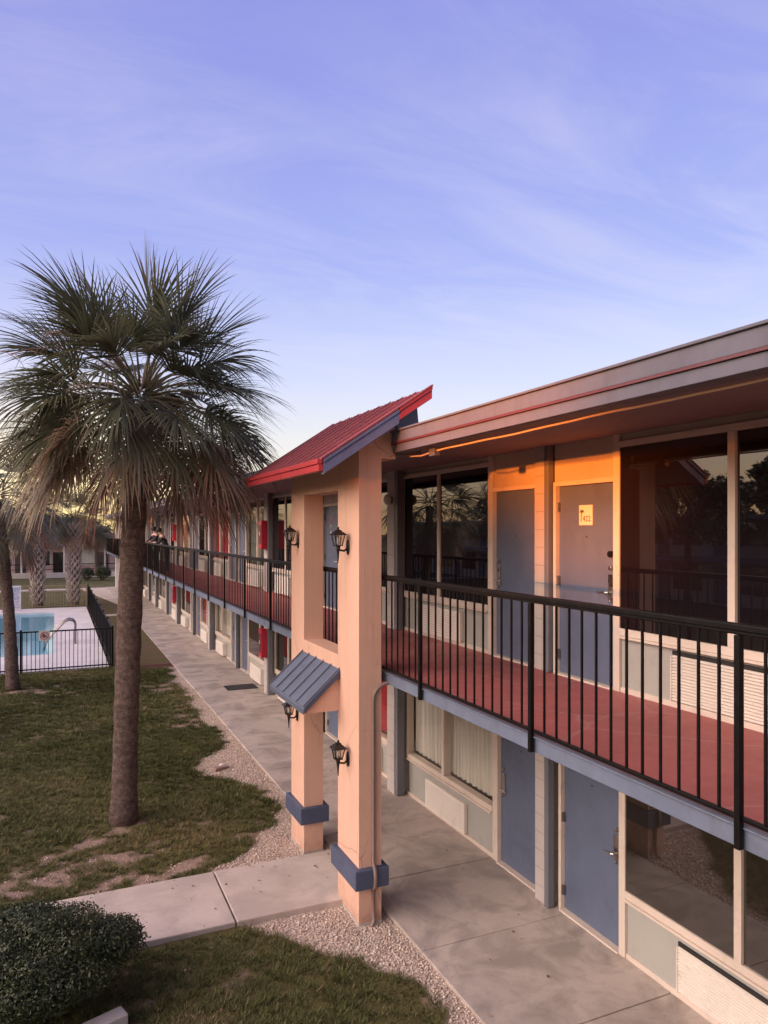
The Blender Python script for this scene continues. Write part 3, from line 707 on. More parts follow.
for r_, z_ in zip(r0, zz):
    for sx, sy in ((-1,-1),(1,-1),(1,1),(-1,1)): vs.append((cx+sx*r_, oy+sy*r_, oz+z_))
fs = [(i*4+j, i*4+(j+1) % 4, (i+1)*4+(j+1) % 4, (i+1)*4+j) for i in range(5) for j in range(4)] + [(0,1,2,3), (20,21,22,23)]
b.add(vs, fs); b.ball((cx,oy,oz+.188), .014,.014,.018, 8, 6); b.build('cap', M['bronze'], lamp)
dup(lamp, (PX0, 9.38, 4.06), 'black lantern upper left on the portal, against the far balcony railing', group=lampgroup)
dup(lamp, (PX0, 7.55, 1.70), 'black lantern on the nearer pillar, right of and below the blue awning', group=lampgroup)
dup(lamp, (PX0, 9.42, 1.76), 'black lantern on the farther pillar, under the blue awning corner', group=lampgroup)

# ------------------------------------------------------------------ palms
def palm_crown(c, R_, nf, nl, seed, tintshift=0., lo=-62, lean=0, spread=1., hang=1., wid=.017, ex=.9):
    r = np.random.default_rng(seed); Vs = []; Fs = []; Ts = []; nb = 0
    pet = MB()
    for i in range(nf):
        q = (i+.5)/nf
        el = math.asin(min(1., max(-1., math.sin(R(lo))+(.995-math.sin(R(lo)))*(1-q)**ex))) + R(r.normal(0, 5)); az = i*2.39996+r.normal(0, .2)
        d0 = Vector((math.cos(az)*math.cos(el), math.sin(az)*math.cos(el), math.sin(el)))
        base = Vector(c)+Vector((math.cos(az)*.13, math.sin(az)*.13, (1-q)*.42-.20))
        Lp = R_*(.40+.14*r.random())*(1.0+.10*max(0, math.cos(el))*q); sag = (.10+.22*math.cos(el))*R_*.5
        P = [base+d0*Lp*t-Vector((0, 0, sag*t*t)) for t in (0, .33, .66, 1)]
        pet.tube(P, [.022*R_/2, .016*R_/2, .013*R_/2, .011*R_/2], 4)
        T = (P[3]-P[2]).normalized(); side = T.cross(Vector((0,0,1)))
        side = side.normalized() if side.length > .05 else Vector((-math.sin(az), math.cos(az), 0))
        roll = r.normal(0, .35); up = side.cross(T).normalized()
        side, up = side*math.cos(roll)+up*math.sin(roll), up*math.cos(roll)-side*math.sin(roll)
        age = q+r.normal(0, .07)                            # older fronds hang and turn brown
        tb = .16+.28*max(0, age-.25)/.75 + (.45 if age > .80 else 0)*r.random() + tintshift
        droop = (.2+.55*r.random())*(.35+1.25*q)*hang; costa = R_*.20
        n = nl
        for k in range(n):
            a = (k/(n-1)-.5)*2*R(105)+r.normal(0, .03)
            frac = abs(a)/R(105)
            st = P[3]+T*costa*max(0, (1-frac*1.15))*.9-Vector((0,0,.10*costa*(1-frac)))
            D = (T*math.cos(a*.80)+side*math.sin(a*.80)+up*(.32*math.sin(abs(a))*(1-.5*q)+r.normal(0, .05))).normalized()
            Ll = R_*(.50-.15*frac**2)*(.8+.35*r.random()); w = wid*R_/2*(1.35-.4*frac)
            nrm = D.cross(up); 
            nrm = nrm.normalized() if nrm.length > .01 else side
            ss = (0, .3, .58, .82, 1.); ww = (.6, 1., .8, .45, .04); dk = droop*(.75+.5*r.random())
            pts = []; p = Vector(st); d = Vector(D); prev = 0
            for s_, w_ in zip(ss, ww):
                step = (s_-prev)*Ll; prev = s_
                d = (d+Vector((0,0,-1))*dk*step/R_*2.6*(.25+s_**1.3*2.0)).normalized(); p = p+d*step
                pts.append((p-nrm*w*w_, p+nrm*w*w_))
            tt = np.clip(tb+r.normal(0, .06)+.10*(r.random() < .1), 0, 1)
            for a_, b_ in pts: Vs.append(a_); Vs.append(b_)
            tips = np.clip(tt+np.repeat([0, 0, .02, .10, .28], 2)*(1 if tt > .2 else .8), 0, 1); Ts.append(tips)
            for j in range(4): Fs.append((nb+2*j, nb+2*j+1, nb+2*j+3, nb+2*j+2))
            nb += 10
    return np.array([tuple(v) for v in Vs]), np.array(Fs), np.concatenate(Ts), pet

def palm(label, base, top, r0, r1, R_, nf, nl, seed, bark='bark', boots=False, tint=0., stalks=False, loc_group=None, lo=-62, hang=1., wid=.017, ex=.9):
    t = thing('palm_tree', label, 'palm tree', base, loc_group); B = Vector(base); T = Vector(top); n = 26
    b = MB(); pts = []; rs = []
    for i in range(n+1):
        s = i/n; p = B.lerp(T, s); p.x += (T.x-B.x)*(s*s-s)*.6
        p.z += -.1*(i == 0)
        pts.append(p); rr = r0+(r1-r0)*s + .16*r0*math.exp(-s*22)*1.5; rs.append(rr*(1+.035*((i % 2)*2-1)+random.uniform(-.02, .02)))
    b.tube(pts, rs, 16); tr = b.build('trunk', M['bark' if not boots else 'boots'] if bark == 'bark' else M[bark], t, smooth=True)
    if boots:
        bb = MB(); rr = random.Random(seed); k = 0; hgt = T.z-B.z; z = .15
        while z < hgt-.1:
            for j in range(7):
                a = 2*math.pi*(j+.5*(k % 2))/7+rr.uniform(-.1, .1); s = z/hgt; p = B.lerp(T, s); rad = r0+(r1-r0)*s
                c = Vector((math.cos(a), math.sin(a), 0)); tg = Vector((-math.sin(a), math.cos(a), 0)); p0 = p+c*rad*.85
                for sg in (1, -1): bb.tube([p0+tg*sg*.10, p0+tg*sg*.03+c*.12+Vector((0,0,.20)), p0-tg*sg*.02+c*.20+Vector((0,0,.30+rr.uniform(-.03,.05)))], [.05,.042,.022], 5)
            z += .21; k += 1
        bb.build('leaf_bases', M['bootpale'], t)
    c = T+Vector((0,0,.1)); V, F, ts, pet = palm_crown(c, R_, nf, nl, seed, tint, lo, hang=hang, wid=wid, ex=ex)
    mesh_np('crown', V, F, M['frond'], parent=t, attrs=dict(tint=ts))
    pt = pet.build('leaf_stalks', M['frond'], t)
    a = pt.data.attributes.new('tint', 'FLOAT', 'POINT'); a.data.foreach_set('value', np.full(len(pt.data.vertices), .5, np.float32))
    if stalks:
        b = MB(); rr = random.Random(seed+1)
        for i in range(9):
            az = rr.uniform(0, 6.28); el = rr.uniform(.3, 1.2); p = c+Vector((0,0,.1)); d = Vector((math.cos(az)*math.cos(el), math.sin(az)*math.cos(el), math.sin(el))); ps = [p.copy()]
            for k in range(8): d = (d+Vector((0,0,-.17))).normalized(); p = p+d*R_*.12; ps.append(p.copy())
            b.tube(ps, [.012]*5+[.008]*4, 5)
            for q in range(26):
                j = rr.randint(3, 8); s0 = ps[j]; v = Vector((rr.uniform(-1,1), rr.uniform(-1,1), rr.uniform(-1.2,.3))).normalized()*rr.uniform(.12,.30)
                b.tube([s0, s0+v*.6, s0+v+Vector((0,0,-.08))], [.005,.004,.002], 3)
        b.build('flower_stalks', M['stalk'], t)
    return t
palm('tall cabbage palm on the lawn with full shaggy crown, closest palm', (.88, 11.18, 0), (1.10, 11.12, 6.0), .175, .165, 1.95, 96, 52, 3, stalks=True, lo=-36, hang=1.15, wid=.0115, ex=.92)
palm('slim leaning palm by the near pool fence at the left edge', (-1.06, 21.6, 0), (-1.45, 21.9, 5.0), .155, .13, 1.85, 44, 30, 5, tint=.12, hang=1.2)
palm('palm with criss-cross leaf bases behind the pool rules sign', (-.96, 44.9, 0), (-1.0, 45.0, 4.5), .26, .28, 2.2, 44, 26, 8, boots=True, tint=.02, lo=-24)
palm('palm with criss-cross leaf bases, right one of the pair behind the pool', (.84, 44.9, 0), (.9, 45.0, 4.6), .26, .27, 2.1, 40, 26, 9, boots=True, lo=-22)
palm('dark green palm behind the pair, against the yellow sky', (3.3, 72, 0), (3.35, 72.1, 4.5), .2, .17, 2.6, 40, 26, 12, tint=-.12, lo=-50)

# ------------------------------------------------------------------ shrubs and trees from leaf cards
def leafcloud(centres, n, size, seed, fill=.5):
    r = np.random.default_rng(seed); P = []; N = []
    w = np.array([c[3]*c[4]*c[5] for c in centres])**.66; w = w/w.sum(); idx = r.choice(len(centres), n, p=w)
    C = np.array(centres)[idx]; d = r.normal(size=(n, 3)); d /= np.linalg.norm(d, axis=1)[:, None]
    rad = (fill+(1-fill)*r.random(n)**.5)*(1+r.normal(0, .07, n)); pos = C[:, :3]+d*rad[:, None]*C[:, 3:6]
    nr = d+r.normal(0, .6, (n, 3)); nr /= np.linalg.norm(nr, axis=1)[:, None]
    t1 = np.cross(nr, r.normal(size=(n, 3))); t1 /= np.linalg.norm(t1, axis=1)[:, None]; t2 = np.cross(nr, t1)
    s = size*r.uniform(.6, 1.4, n)[:, None]
    V = np.stack([pos-t1*s, pos+t2*s*.45+nr*s*.1, pos+t1*s, pos-t2*s*.45+nr*s*.1], 1).reshape(-1, 3)
    F = np.arange(n*4).reshape(-1, 4)
    cl = r.random(len(centres))[idx]*.45
    tint = np.clip(.15+cl+r.random(n)*.5, 0, 1)
    return V, F, np.repeat(tint, 4)
def shrub(name, label, cat, loc, rx, ry, h, n, size, seed, group=None, boxy=False):
    t = thing(name, label, cat, loc, group); rr = random.Random(seed); cs = [(loc[0], loc[1], h*.5, rx*.85, ry*.85, h*.48)]
    for i in range(34):
        a = rr.uniform(0, 6.28); e = rr.uniform(-.2, 1.35)
        cs.append((loc[0]+rx*.78*math.cos(a)*math.cos(e), loc[1]+ry*.78*math.sin(a)*math.cos(e), h*.48+h*.40*math.sin(e), rx*.26, ry*.26, h*.20))
    V, F, ts = leafcloud(cs, n, size, seed, .55); V[:, 2] = np.maximum(V[:, 2], .02)
    mesh_np('foliage', V, F, M['leaf'], parent=t, attrs=dict(tint=ts))
    b = MB()
    for i in range(6):
        a = i; b.tube([(loc[0]+.1*math.cos(a), loc[1]+.1*math.sin(a), -.05), (loc[0]+rx*.4*math.cos(a), loc[1]+ry*.4*math.sin(a), h*.45), (loc[0]+rx*.6*math.cos(a), loc[1]+ry*.6*math.sin(a), h*.7)], [.025,.018,.008], 6)
    b.build('stem', M['treebark'], t); return t
shrub('hedge_shrub', 'dense dark green clipped shrub in the lower left corner', 'shrub', (-.50, 7.06, 0), 1.24, .72, .84, 100000, .0145, 21)
shrub('ball_shrub', 'small round clipped shrub by pink building, left one', 'shrub', (2.3, 66.8, 0), .62, .62, .98, 5000, .045, 22, 'round shrubs before the pink building')
shrub('ball_shrub', 'larger round clipped shrub by pink building, right one', 'shrub', (3.5, 66.2, 0), .70, .70, 1.12, 6000, .045, 23, 'round shrubs before the pink building')
def tree(label, loc, h, rx, rz, n, size, seed, group='trees around the motel', trunk=.2):
    t = thing('leafy_tree', label, 'tree', loc, group); rr = random.Random(seed); x, y, _ = loc; cz = h-rz
    limbs = MB(); limbs.tube([(x,y,-.1),(x+.1,y,cz*.5),(x,y+.1,cz)], [trunk*1.2, trunk*.9, trunk*.6], 9); cs = []
    for i in range(26):
        a = rr.uniform(0, 6.28); e = rr.uniform(-.7, 1.4); q = rr.uniform(.5, .95)
        p = (x+rx*q*math.cos(a)*math.cos(e), y+rx*q*math.sin(a)*math.cos(e), cz+rz*q*math.sin(e)); s = rr.uniform(.22, .36)
        cs.append((*p, rx*s, rx*s, rz*s)); 
        if i % 2 == 0: limbs.tube([(x,y,cz*.8),((x+p[0])/2,(y+p[1])/2,(cz+p[2])/2),p], [trunk*.4,trunk*.25,.02], 5)
    limbs.build('trunk', M['treebark'], t); V, F, ts = leafcloud(cs, n, size, seed, .2); mesh_np('crown', V, F, M['leaf'], parent=t, attrs=dict(tint=ts)); return t
tree('dark leafy tree behind the pink building, left edge', (-4.2, 68, 0), 6.2, 3.4, 2.4, 5000, .16, 31)
tree('dark leafy tree behind the pink building, centre', (.2, 82, 0), 5.6, 4.2, 2.2, 5000, .18, 32)
tree('dark leafy tree behind the pink building beside the yellow sky gap', (3.6, 84, 0), 4.6, 2.8, 1.8, 4000, .18, 33)

# ------------------------------------------------------------------ pool and fences
PXL, PXR, PY0, PY1 = -10., -.12, 27.2, 41.2
b = MB(); b.box(-11, 24.05, -.08, PXL, 43.3, .02); b.box(PXR, 24.05, -.08, 1.46, 43.3, .02); b.box(PXL+.001, 24.05, -.08, PXR-.001, PY0, .02); b.box(PXL+.001, PY1, -.08, PXR-.001, 43.3, .02)
b.box(PXR-.28+.28, PY0, .021, PXR+.02, PY1, .024)
struct(b.build('pool_deck', M['pooldeck']))
t = NT('pool_plaster'); v = t.noise(1.2, 3); t.bsdf(t.mix(v, (.36, .60, .72), (.52, .74, .82)), .6); M['plaster'] = t.mat
b = MB(); b.quad((PXL,PY0,-1.4),(PXR,PY0,-1.4),(PXR,PY1,-1.4),(PXL,PY1,-1.4)); b.quad((PXL,PY0,-1.4),(PXR,PY0,-1.4),(PXR,PY0,-.08),(PXL,PY0,-.08)); b.quad((PXL,PY1,-1.4),(PXR,PY1,-1.4),(PXR,PY1,-.08),(PXL,PY1,-.08)); b.quad((PXR,PY0,-1.4),(PXR,PY1,-1.4),(PXR,PY1,-.08),(PXR,PY0,-.08)); b.quad((PXL,PY0,-1.4),(PXL,PY1,-1.4),(PXL,PY1,-.08),(PXL,PY0,-.08))
struct(b.build('pool_basin', M['plaster']))
t = NT('pool_water'); tr = t.n('ShaderNodeBsdfTransparent'); tr.inputs[0].default_value = (.78, .92, .95, 1); gl = t.n('ShaderNodeBsdfGlossy'); gl.inputs['Roughness'].default_value = .04
nb_ = t.bump(t.noise(2.5, 4, .6), .12, .05); t.l(nb_, gl.inputs['Normal']); lw = t.n('ShaderNodeLayerWeight', Blend=.5); mx = t.n('ShaderNodeMixShader'); t.l(t.math('ADD', t.math('MULTIPLY', t.math('POWER', lw.outputs['Facing'], 5.), .98), .02), mx.inputs[0]); t.l(tr.outputs[0], mx.inputs[1]); t.l(gl.outputs[0], mx.inputs[2]); t.l(mx.outputs[0], t.out.inputs['Surface'])
b = MB(); b.quad((PXL,PY0,-.09),(PXR,PY0,-.09),(PXR,PY1,-.09),(PXL,PY1,-.09)); struct(b.build('pool_water', t.mat))
# the far ground is lowered under the pool by cutting it into a ring
g = bpy.data.objects['ground']; bpy.data.objects.remove(g)
b = MB(); z = -.06
for (x0, y0, x1, y1) in ((-400,-300,PXL,600),(PXR,-300,400,600),(PXL,-300,PXR,PY0),(PXL,PY1,PXR,600)): b.quad((x0,y0,z),(x1,y0,z),(x1,y1,z),(x0,y1,z))
struct(b.build('ground', M['far']))

def fence(label, p0, p1, h=1.22, sp=.115, post=2.4, mat='black', hide=False):
    t = thing('pool_fence', label, 'fence', (*p0, 0), 'fences round the pool'); A = Vector((*p0, 0)); B = Vector((*p1, 0)); Ln = (B-A).length; d = (B-A)/Ln
    ang = math.atan2(d.y, d.x)
    def loc(o, s): o.parent = t; o.location = d*s; o.rotation_euler = (0, 0, ang)
    b = MB(); b.box(0,-.016,h-.04,Ln,.016,h); o = b.build('rail', M[mat], None); loc(o, 0)
    b = MB(); b.box(0,-.016,.08,Ln,.016,.115); o = b.build('rail', M[mat], None); loc(o, 0)
    pb = MB(); pb.box(-.03,-.03,-.05,.03,.03,h+.05); po = pb.build('post', M[mat], None); loc(po, 0)
    n = int(Ln/post)
    for i in range(1, n+1): q = po.copy(); link(q); loc(q, Ln*i/n)
    kb = MB(); kb.box(-.009,-.009,.03,.009,.009,h-.04); k0 = kb.build('picket', M[mat], None); loc(k0, sp*.5); n = int(Ln/sp); rest = MB()
    for i in range(1, n):
        if i < 100: q = k0.copy(); link(q); loc(q, sp*(i+.5))
        else: rest.box(sp*(i+.5)-.009,-.009,.03,sp*(i+.5)+.009,.009,h-.04)
    if rest.v: o = rest.build('picket', M[mat], None); loc(o, 0); o['kind'] = 'stuff'
    return t
M['tanfence'] = paint('tan_fence_paint', (.30, .24, .13), .6, .1)
fence('black picket fence along the near side of the pool', (1.55, 23.93), (-6.0, 23.93))
fence('black picket fence along the walkway side of the pool', (1.55, 23.99), (1.55, 43.35))
fence('tan picket fence at the far end of the pool', (1.50, 43.45), (-7, 43.45), mat='tanfence', sp=.14)
# signs
sg = thing('pool_rules_sign', 'white board of blue pool rules at the far pool edge', 'sign', (-2.02, 42.4, 0))
b = MB(); b.box(-2.34, 42.4, .02, -1.70, 42.44, 1.32); b.build('board', M['white'], sg, bevel=.01)
b = MB(); rr = random.Random(4)
for k in range(13):
    z = 1.22-k*.085; hh = .05 if k in (0, 1, 6) else .028; x0 = -2.29+rr.uniform(0, .05); 
    while x0 < -1.80:
        wd = rr.uniform(.05, .13); b.box(x0, 42.394, z-hh, min(x0+wd, -1.75), 42.399, z); x0 += wd+.025
b.build('lettering', M['inkblue'], sg)
ns = thing('fence_sign', 'small white square sign hung on the near pool fence', 'sign', (-.34, 23.9, .95))
b = MB(); b.box(-.49, 23.893, .93, -.19, 23.91, 1.23); b.build('plate', M['white'], ns, bevel=.006)
b = MB()
for k in range(20):
    a = 2*math.pi*k/20; a2 = 2*math.pi*(k+1)/20; b.tube([(-.34+.105*math.cos(a),23.889,1.08+.105*math.sin(a)),(-.34+.105*math.cos(a2),23.889,1.08+.105*math.sin(a2))], .010, 4)
b.tube([(-.41,23.889,1.15),(-.27,23.889,1.01)], .012, 4); b.build('red_ring', M['inkred'], ns)
b = MB(); b.box(-.42, 23.888, 1.06, -.27, 23.892, 1.085); b.box(-.37, 23.888, 1.02, -.33, 23.892, 1.14); b.build('symbol', M['ink'], ns)
# pool hand rails
hr = thing('pool_handrail', 'bent steel handrail beside the pool steps', 'handrail', (.35, 30, 0))
for dy in (-.3, .3):
    b = MB(); pts = [(.62, 29.6+dy, .02), (.62, 29.6+dy, .75), (.55, 29.6+dy, .86), (.40, 29.6+dy, .90), (.25, 29.6+dy, .84), (-.30, 29.6+dy, .25), (-.45, 29.6+dy, -.2)]
    b.tube(pts, .035, 8); b.build('rail', M['brass'], hr, smooth=True)
for k in range(1):
    b = MB(); b.box(-.6, 30.5, .02, -.5, 30.6, .022)

# ------------------------------------------------------------------ background building
bg = thing('pink_building', 'low pink building with dark doorways beyond the pool', 'building', (-2, 76, 0))
M['pink'] = paint('pale_pink_wall', (.66, .47, .45), .8, .08); M['bgroof'] = paint('brown_shingle', (.10, .08, .075), .9, .2)
b = MB(); b.box(-22, 76, 0, 9, 84, 2.75); b.build('wall', M['pink'], bg)
b = MB(); b.prism([(75.2, 2.72), (85.5, 2.72), (80, 3.9)], 'x', -23, 10); b.build('roof', M['bgroof'], bg)
for x in (-19, -15.4, -11.8, -8.2, -4.6, -1.4, 2.6, 6.2):
    b = MB(); b.box(x-.85, 75.93, .8, x+.85, 75.998, 2.3); w_ = b.build('window', M['white'], bg)
    b = MB(); b.box(x-.78, 75.92, .86, x-.03, 75.929, 2.24); b.box(x+.03, 75.92, .86, x+.78, 75.929, 2.24); b.build('pane', M['dimglass'] if x not in (2.6,) else M['curtain'], w_)
    b = MB(); b.box(x+1.05, 75.94, 0, x+1.95, 75.998, 2.1); b.build('door', M['dark'] if int(x) % 2 else M['bgroof'], bg)
for x in np.arange(-21, 9, 3.6):
    b = MB(); b.box(x-.07, 75.3, 0, x+.07, 75.44, 2.72); b.build('post', M['white'], bg)
b = MB(); b.box(-21, 75.33, .95, 8, 75.4, 1.02); b.box(-21, 75.33, .5, 8, 75.4, .55); b.build('porch_rail', M['black'], bg)
lw = MB(); lw.box(-14, 70.5, 0, 5.4, 70.75, .45); tag(lw.build('garden_wall', M['acwhite'], bevel=.02), 'low white garden wall before the pink building', 'wall')

# ------------------------------------------------------------------ small things
b = MB(); b.box(-.2, -.075, 0, .2, .075, .15); cb = b.build('concrete_block', M['block'], None, bevel=.012)
cb.location = (.335, 6.5, .0); cb.rotation_euler = (0, 0, R(20)); tag(cb, 'grey concrete block lying at the foot of the dark shrub', 'block')
b = MB(); b.box(-.14, -.06, 0, .14, .06, .05); bk = b.build('broken_brick', M['stalk'], None, bevel=.012); bk.location = (2.62, 12.95, .0); bk.rotation_euler = (0, .05, R(25)); tag(bk, 'flat brown brick lying in the gravel cove', 'brick')
b = MB(); b.ball((0,0,.025), .06,.035,.028, 9, 6); bk = b.build('white_stone', M['white'], None); bk.location = (2.68, 13.1, .0); tag(bk, 'small white stone behind the brown brick on gravel', 'stone')

# ------------------------------------------------------------------ two people leaning on the far balcony
def person(loc, rz, pose, label, mats, hairmat):
    root = thing('person', label, 'person', loc, 'people on the far balcony')
    J = pose; bm = bmesh.new(); sk = bm.verts.layers.skin.verify(); vv = {}
    for k, (p, r) in J['v'].items():
        v = bm.verts.new(p); v[sk].radius = (r, r*.85 if k in ('pelvis', 'waist', 'chest', 'sh') else r); vv[k] = v
    vv['pelvis'][sk].use_root = True
    for a, c in J['e']: bm.edges.new((vv[a], vv[c]))
    me = bpy.data.meshes.new('body'); bm.to_mesh(me); bm.free(); o = link(bpy.data.objects.new('body', me))
    s = o.modifiers.new('skin', 'SKIN'); s.use_smooth_shade = True; ss = o.modifiers.new('sub', 'SUBSURF'); ss.levels = 1; ss.render_levels = 1
    bpy.context.view_layer.update()
    m2 = bpy.data.meshes.new_from_object(o.evaluated_get(bpy.context.evaluated_depsgraph_get())); bpy.data.objects.remove(o)
    o = link(bpy.data.objects.new('body', m2)); m2.materials.clear()
    for m_ in mats: m2.materials.append(m_)
    hand = [Vector(J['v'][k][0]) for k in ('hl', 'hr')]
    for p in m2.polygons:
        c = p.center; p.material_index = 0
        if c.z > 1.33+J['dz'] or min((c-h).length for h in hand) < .13: p.material_index = 2
        elif c.z < .86+J['dz']*.3: p.material_index = 1
        if c.z < .10: p.material_index = 3
    o.parent = root; root.rotation_euler = (0, 0, rz)
    hd = Vector(J['v']['head'][0]); b = MB(); b.ball((hd.x-.02, hd.y, hd.z+.035), .105, .09, .11, 12, 8)
    me = bpy.data.meshes.new('hair'); me.from_pydata(b.v, [], b.f); me.materials.append(hairmat); ho = link(bpy.data.objects.new('hair', me)); ho.parent = root
    for p in me.polygons: p.use_smooth = True
    return root
E_ = [('pelvis','waist'),('waist','chest'),('chest','sh'),('sh','neck'),('neck','head'),('pelvis','hipl'),('hipl','kl'),('kl','al'),('al','tl'),('pelvis','hipr'),('hipr','kr'),('kr','ar'),('ar','tr'),
      ('sh','shl'),('shl','el'),('el','hl'),('sh','shr'),('shr','er'),('er','hr')]
def pose(lean, dz, foot=0.):
    x = lambda z: lean*max(0, z-.85)
    v = dict(pelvis=((0,0,.93),.145), waist=((x(1.08),0,1.08),.13), chest=((x(1.26),0,1.26+dz*.5),.15), sh=((x(1.40),0,1.38+dz),.11), neck=((x(1.5),0,1.46+dz),.058), head=((x(1.62)+.05,0,1.58+dz),.092),
      hipl=((0,.1,.86),.10), kl=((.03,.11,.48),.068), al=((-.02,.12,.08),.045), tl=((.12,.13,.045),.038), hipr=((0,-.1,.86),.10), kr=((.0+foot,-.11,.48),.068), ar=((-.04+foot,-.12,.08),.045), tr=((.10+foot,-.13,.045),.038),
      shl=((x(1.38),.19,1.36+dz),.062), el=((x(1.2)+.18,.25,1.12+dz*.6),.046), hl=((x(1.2)+.40,.14,1.10),.038), shr=((x(1.38),-.19,1.36+dz),.062), er=((x(1.2)+.18,-.25,1.12+dz*.6),.046), hr=((x(1.2)+.40,-.14,1.10),.038))
    return dict(v=v, e=E_, dz=dz)
M['shirt'] = cloth('dark_shirt', (.022, .020, .024)); M['trousers'] = cloth('dark_trousers', (.03, .028, .032)); M['skin'] = paint('skin', (.42, .26, .20), .6, .05); M['shoe'] = paint('shoe', (.03, .03, .03), .6, .1); M['hair'] = paint('dark_hair', (.015, .011, .010), .7, .2)
PM = [M['shirt'], M['trousers'], M['skin'], M['shoe']]
person((3.80, 28.7, ZD), R(180), pose(.35, -.05), 'person in dark clothes leaning forward over the far balcony railing', PM, M['hair'])
person((3.72, 31.2, ZD), R(200), pose(.12, .0, .05), 'person in dark clothes standing at the railing, nearest the palm trunk', PM, M['hair'])

# ------------------------------------------------------------------ off to the left: the facing wing and trees that the windows mirror, plus trees added to block the sun
ow = thing('facing_wing', 'long facing motel wing across the lawn, mirrored in the windows', 'building', (-24, 10, 0))
b = MB(); b.box(-34, -40, 0, -24, 70, 4.75); b.build('wall', M['wall'], ow)
b = MB(); b.box(-35, -41, 4.751, -22.3, 71, 4.98); b.build('roof', M['roofing'], ow)
b = MB(); b.box(-23.99, -40, 2.45, -22.4, 70, 2.63); b.build('balcony_deck', M['beam'], ow)
for y in np.arange(-36, 68, 4.2):
    for z in (.7, 3.3):
        b = MB(); b.box(-23.998, y, z, -23.95, y+2.2, z+1.5); b.build('window', M['darkglass'], ow)
        b = MB(); b.box(-23.998, y+2.5, z-.6, -23.95, y+3.4, z+1.4); b.build('door', M['door'], ow)
tree('tall leafy tree across the lawn, mirrored in the right window', (-19, 27.5, 0), 7.4, 3.4, 2.6, 7000, .14, 41, 'trees across the lawn')
for lab, y_, r_ in (('added sun-blocking tree behind the facing wing, nearest the camera end', -19.9, 4.0), ('added sun-blocking tree behind the facing wing, opposite the portal', -8.5, 4.1), ('added sun-blocking tree behind the facing wing, beyond the portal', -1.0, 4.6), ('added sun-blocking tree behind the facing wing, opposite the pool fence', 8., 4.8), ('added sun-blocking tree behind the facing wing, opposite the pool', 17.5, 5.4), ('added sun-blocking tree behind the facing wing, opposite the far pool end', 27.5, 5.4), ('added sun-blocking tree behind the facing wing, farthest along', 38., 5.6)):
    tree(lab, (-40, y_, 0), 9.8 if y_ < 12 else 9.2, r_, 3.2, 14000, .26, int(50+y_), 'added sun-blocking trees behind the facing wing')  # unseen trees added to block the low sun on both sides of a gap
tree('leafy tree before the facing wing, farther along', (-20, 42, 0), 7.4, 4.0, 2.6, 7000, .16, 43, 'trees across the lawn')
palm('palm across the lawn, mirrored in the second upper window', (-14, 38, 0), (-14.2, 38, 5.0), .17, .15, 2.0, 40, 26, 15)

# ------------------------------------------------------------------ sky, sun, camera
SUN_EL = 2.6; SUN_AZ = Vector((-1, -.45, 0)).normalized()    # towards the sun
wd = bpy.data.worlds.new('World'); S.world = wd; wd.use_nodes = True; nt = wd.node_tree; nt.nodes.clear()
class WN(NT):
    def __init__(s, t): s.t = t
W = WN(nt); out = W.n('ShaderNodeOutputWorld')
sky = nt.nodes.new('ShaderNodeTexSky'); sky.sky_type = 'NISHITA'; sky.sun_disc = False; sky.sun_elevation = R(SUN_EL)
sky.sun_rotation = math.atan2(SUN_AZ.x, SUN_AZ.y)
tc = W.n('ShaderNodeTexCoord'); sp = W.n('ShaderNodeSeparateXYZ'); W.l(tc.outputs['Generated'], sp.inputs[0]); zz = sp.outputs['Z']
grad = W.ramp(zz, [(0., (.88, .68, .42)), (.045, (.90, .76, .60)), (.11, (.82, .80, .86)), (.20, (.62, .66, .98)), (.34, (.36, .41, .90)), (.60, (.26, .275, .77)), (1., (.25, .26, .62))])
dt = W.n('ShaderNodeVectorMath', operation='DOT_PRODUCT'); W.l(tc.outputs['Generated'], dt.inputs[0]); dt.inputs[1].default_value = (-1, 0, .05)
toward = W.math('MAXIMUM', dt.outputs['Value'], 0.)
up = W.math('MAXIMUM', zz, 0.)
gl1 = W.math('MULTIPLY', W.math('POWER', W.math('MINIMUM', toward, 1.), 3.), W.ramp(zz, [(0., .10), (.12, .17), (.32, .95), (.62, 1.), (.95, .4)]))
gl2 = W.math('MULTIPLY', W.math('MINIMUM', toward, 1.), W.math('POWER', 2.718, W.math('MULTIPLY', up, -6.)))
glow = W.mix(1., W.mix(gl1, (0, 0, 0), (11.2, 8.7, 6.8)), W.mix(gl2, (0, 0, 0), (1.6, .65, -.1)), 'ADD')
back = W.math('MULTIPLY', W.math('MAXIMUM', W.math('MULTIPLY', sp.outputs['Y'], -1.), 0.), .9)
fill = W.mix(back, (0, 0, 0), (.02, .02, .02))
# narrow yellow glow along the horizon ahead
dy = W.n('ShaderNodeVectorMath', operation='DOT_PRODUCT'); W.l(tc.outputs['Generated'], dy.inputs[0]); dy.inputs[1].default_value = (.03, 1, .045)
gy = W.math('MULTIPLY', W.math('POWER', W.math('MAXIMUM', W.math('MINIMUM', dy.outputs['Value'], 1.), 0.), 180.), .8)
glow2 = W.mix(gy, (0, 0, 0), (.6, .44, -.3))
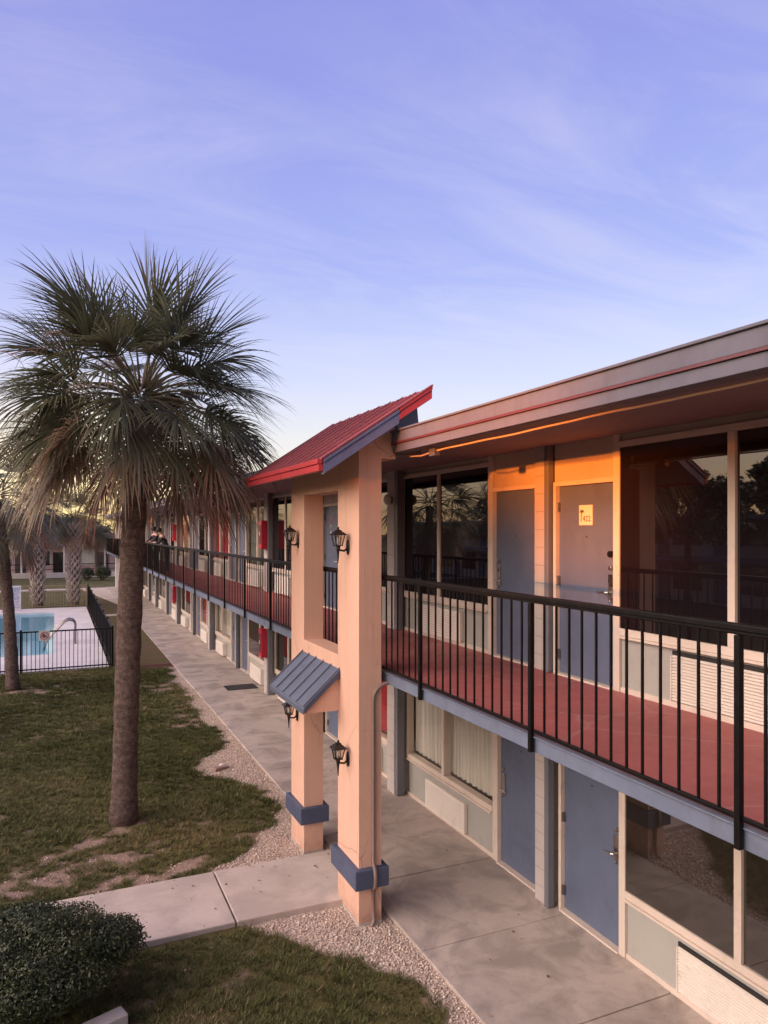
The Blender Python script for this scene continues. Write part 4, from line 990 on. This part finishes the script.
# thin streaky clouds on a plane overhead
den = W.math('ADD', W.math('MAXIMUM', zz, 0.), .12); cv = W.n('ShaderNodeCombineXYZ')
W.l(W.math('DIVIDE', sp.outputs['X'], den), cv.inputs[0]); W.l(W.math('DIVIDE', sp.outputs['Y'], den), cv.inputs[1])
mp = W.n('ShaderNodeMapping'); mp.inputs['Rotation'].default_value = (0, 0, R(28)); mp.inputs['Scale'].default_value = (.55, 1.5, 1); W.l(cv.outputs[0], mp.inputs[0])
c1 = W.noise(1.7, 12, .66, mp.outputs[0], .9)
mp2 = W.n('ShaderNodeMapping'); mp2.inputs['Rotation'].default_value = (0, 0, R(-12)); mp2.inputs['Location'].default_value = (3, 7, 0); mp2.inputs['Scale'].default_value = (.35, .6, 1); W.l(cv.outputs[0], mp2.inputs[0])
c2 = W.noise(1.0, 4, .55, mp2.outputs[0])
cl = W.math('MULTIPLY', W.ramp(c1, [(.42, 0.), (.70, 1.)]), W.ramp(c2, [(.38, .15), (.62, 1.)]))
cl = W.math('MULTIPLY', cl, W.ramp(zz, [(0., .3), (.08, 1.), (.34, .8), (.6, .3)]))
lit = W.mix(W.math('MULTIPLY', cl, .52), grad, (.84, .76, .92))
lit = W.mix(W.math('MULTIPLY', W.math('MAXIMUM', W.math('MULTIPLY', sp.outputs['Y'], -1.), 0.), .85), lit, W.mix(1., lit, (.30, .34, .42), 'MULTIPLY'))
tot = W.mix(1., W.mix(1., W.mix(1., lit, glow, 'ADD'), fill, 'ADD'), glow2, 'ADD')
bg1 = W.n('ShaderNodeBackground'); W.l(tot, bg1.inputs[0]); bg1.inputs[1].default_value = .505
bg2 = W.n('ShaderNodeBackground'); W.l(sky.outputs[0], bg2.inputs[0]); bg2.inputs[1].default_value = .05
ad = W.n('ShaderNodeAddShader'); W.l(bg1.outputs[0], ad.inputs[0]); W.l(bg2.outputs[0], ad.inputs[1]); W.l(ad.outputs[0], out.inputs[0])

ld = bpy.data.lights.new('sun', 'SUN'); ld.energy = 5.0; ld.angle = R(1.5); ld.color = (1, .22, .02); lo = link(bpy.data.objects.new('sun', ld))
dvec = Vector((SUN_AZ.x*math.cos(R(SUN_EL)), SUN_AZ.y*math.cos(R(SUN_EL)), math.sin(R(SUN_EL))))
lo.rotation_euler = dvec.to_track_quat('Z', 'Y').to_euler(); lo.location = (-20, 0, 20)

cd_ = bpy.data.cameras.new('camera'); cam = link(bpy.data.objects.new('camera', cd_)); S.camera = cam
cam.location = (0, 0, H); cam.rotation_euler = (R(90), 0, -math.atan((384-57)/735.))
cd_.sensor_fit = 'VERTICAL'; cd_.sensor_height = 36; cd_.lens = 36*735/1024.; cd_.shift_y = (530-512)/1024.; cd_.clip_start = .05; cd_.clip_end = 2000
S.view_settings.view_transform = 'Standard'; S.view_settings.look = 'None'; S.view_settings.exposure = .85; S.view_settings.gamma = 1
S.render.resolution_x = 768; S.render.resolution_y = 1024
S.cycles.max_bounces = 8; S.cycles.transparent_max_bounces = 12
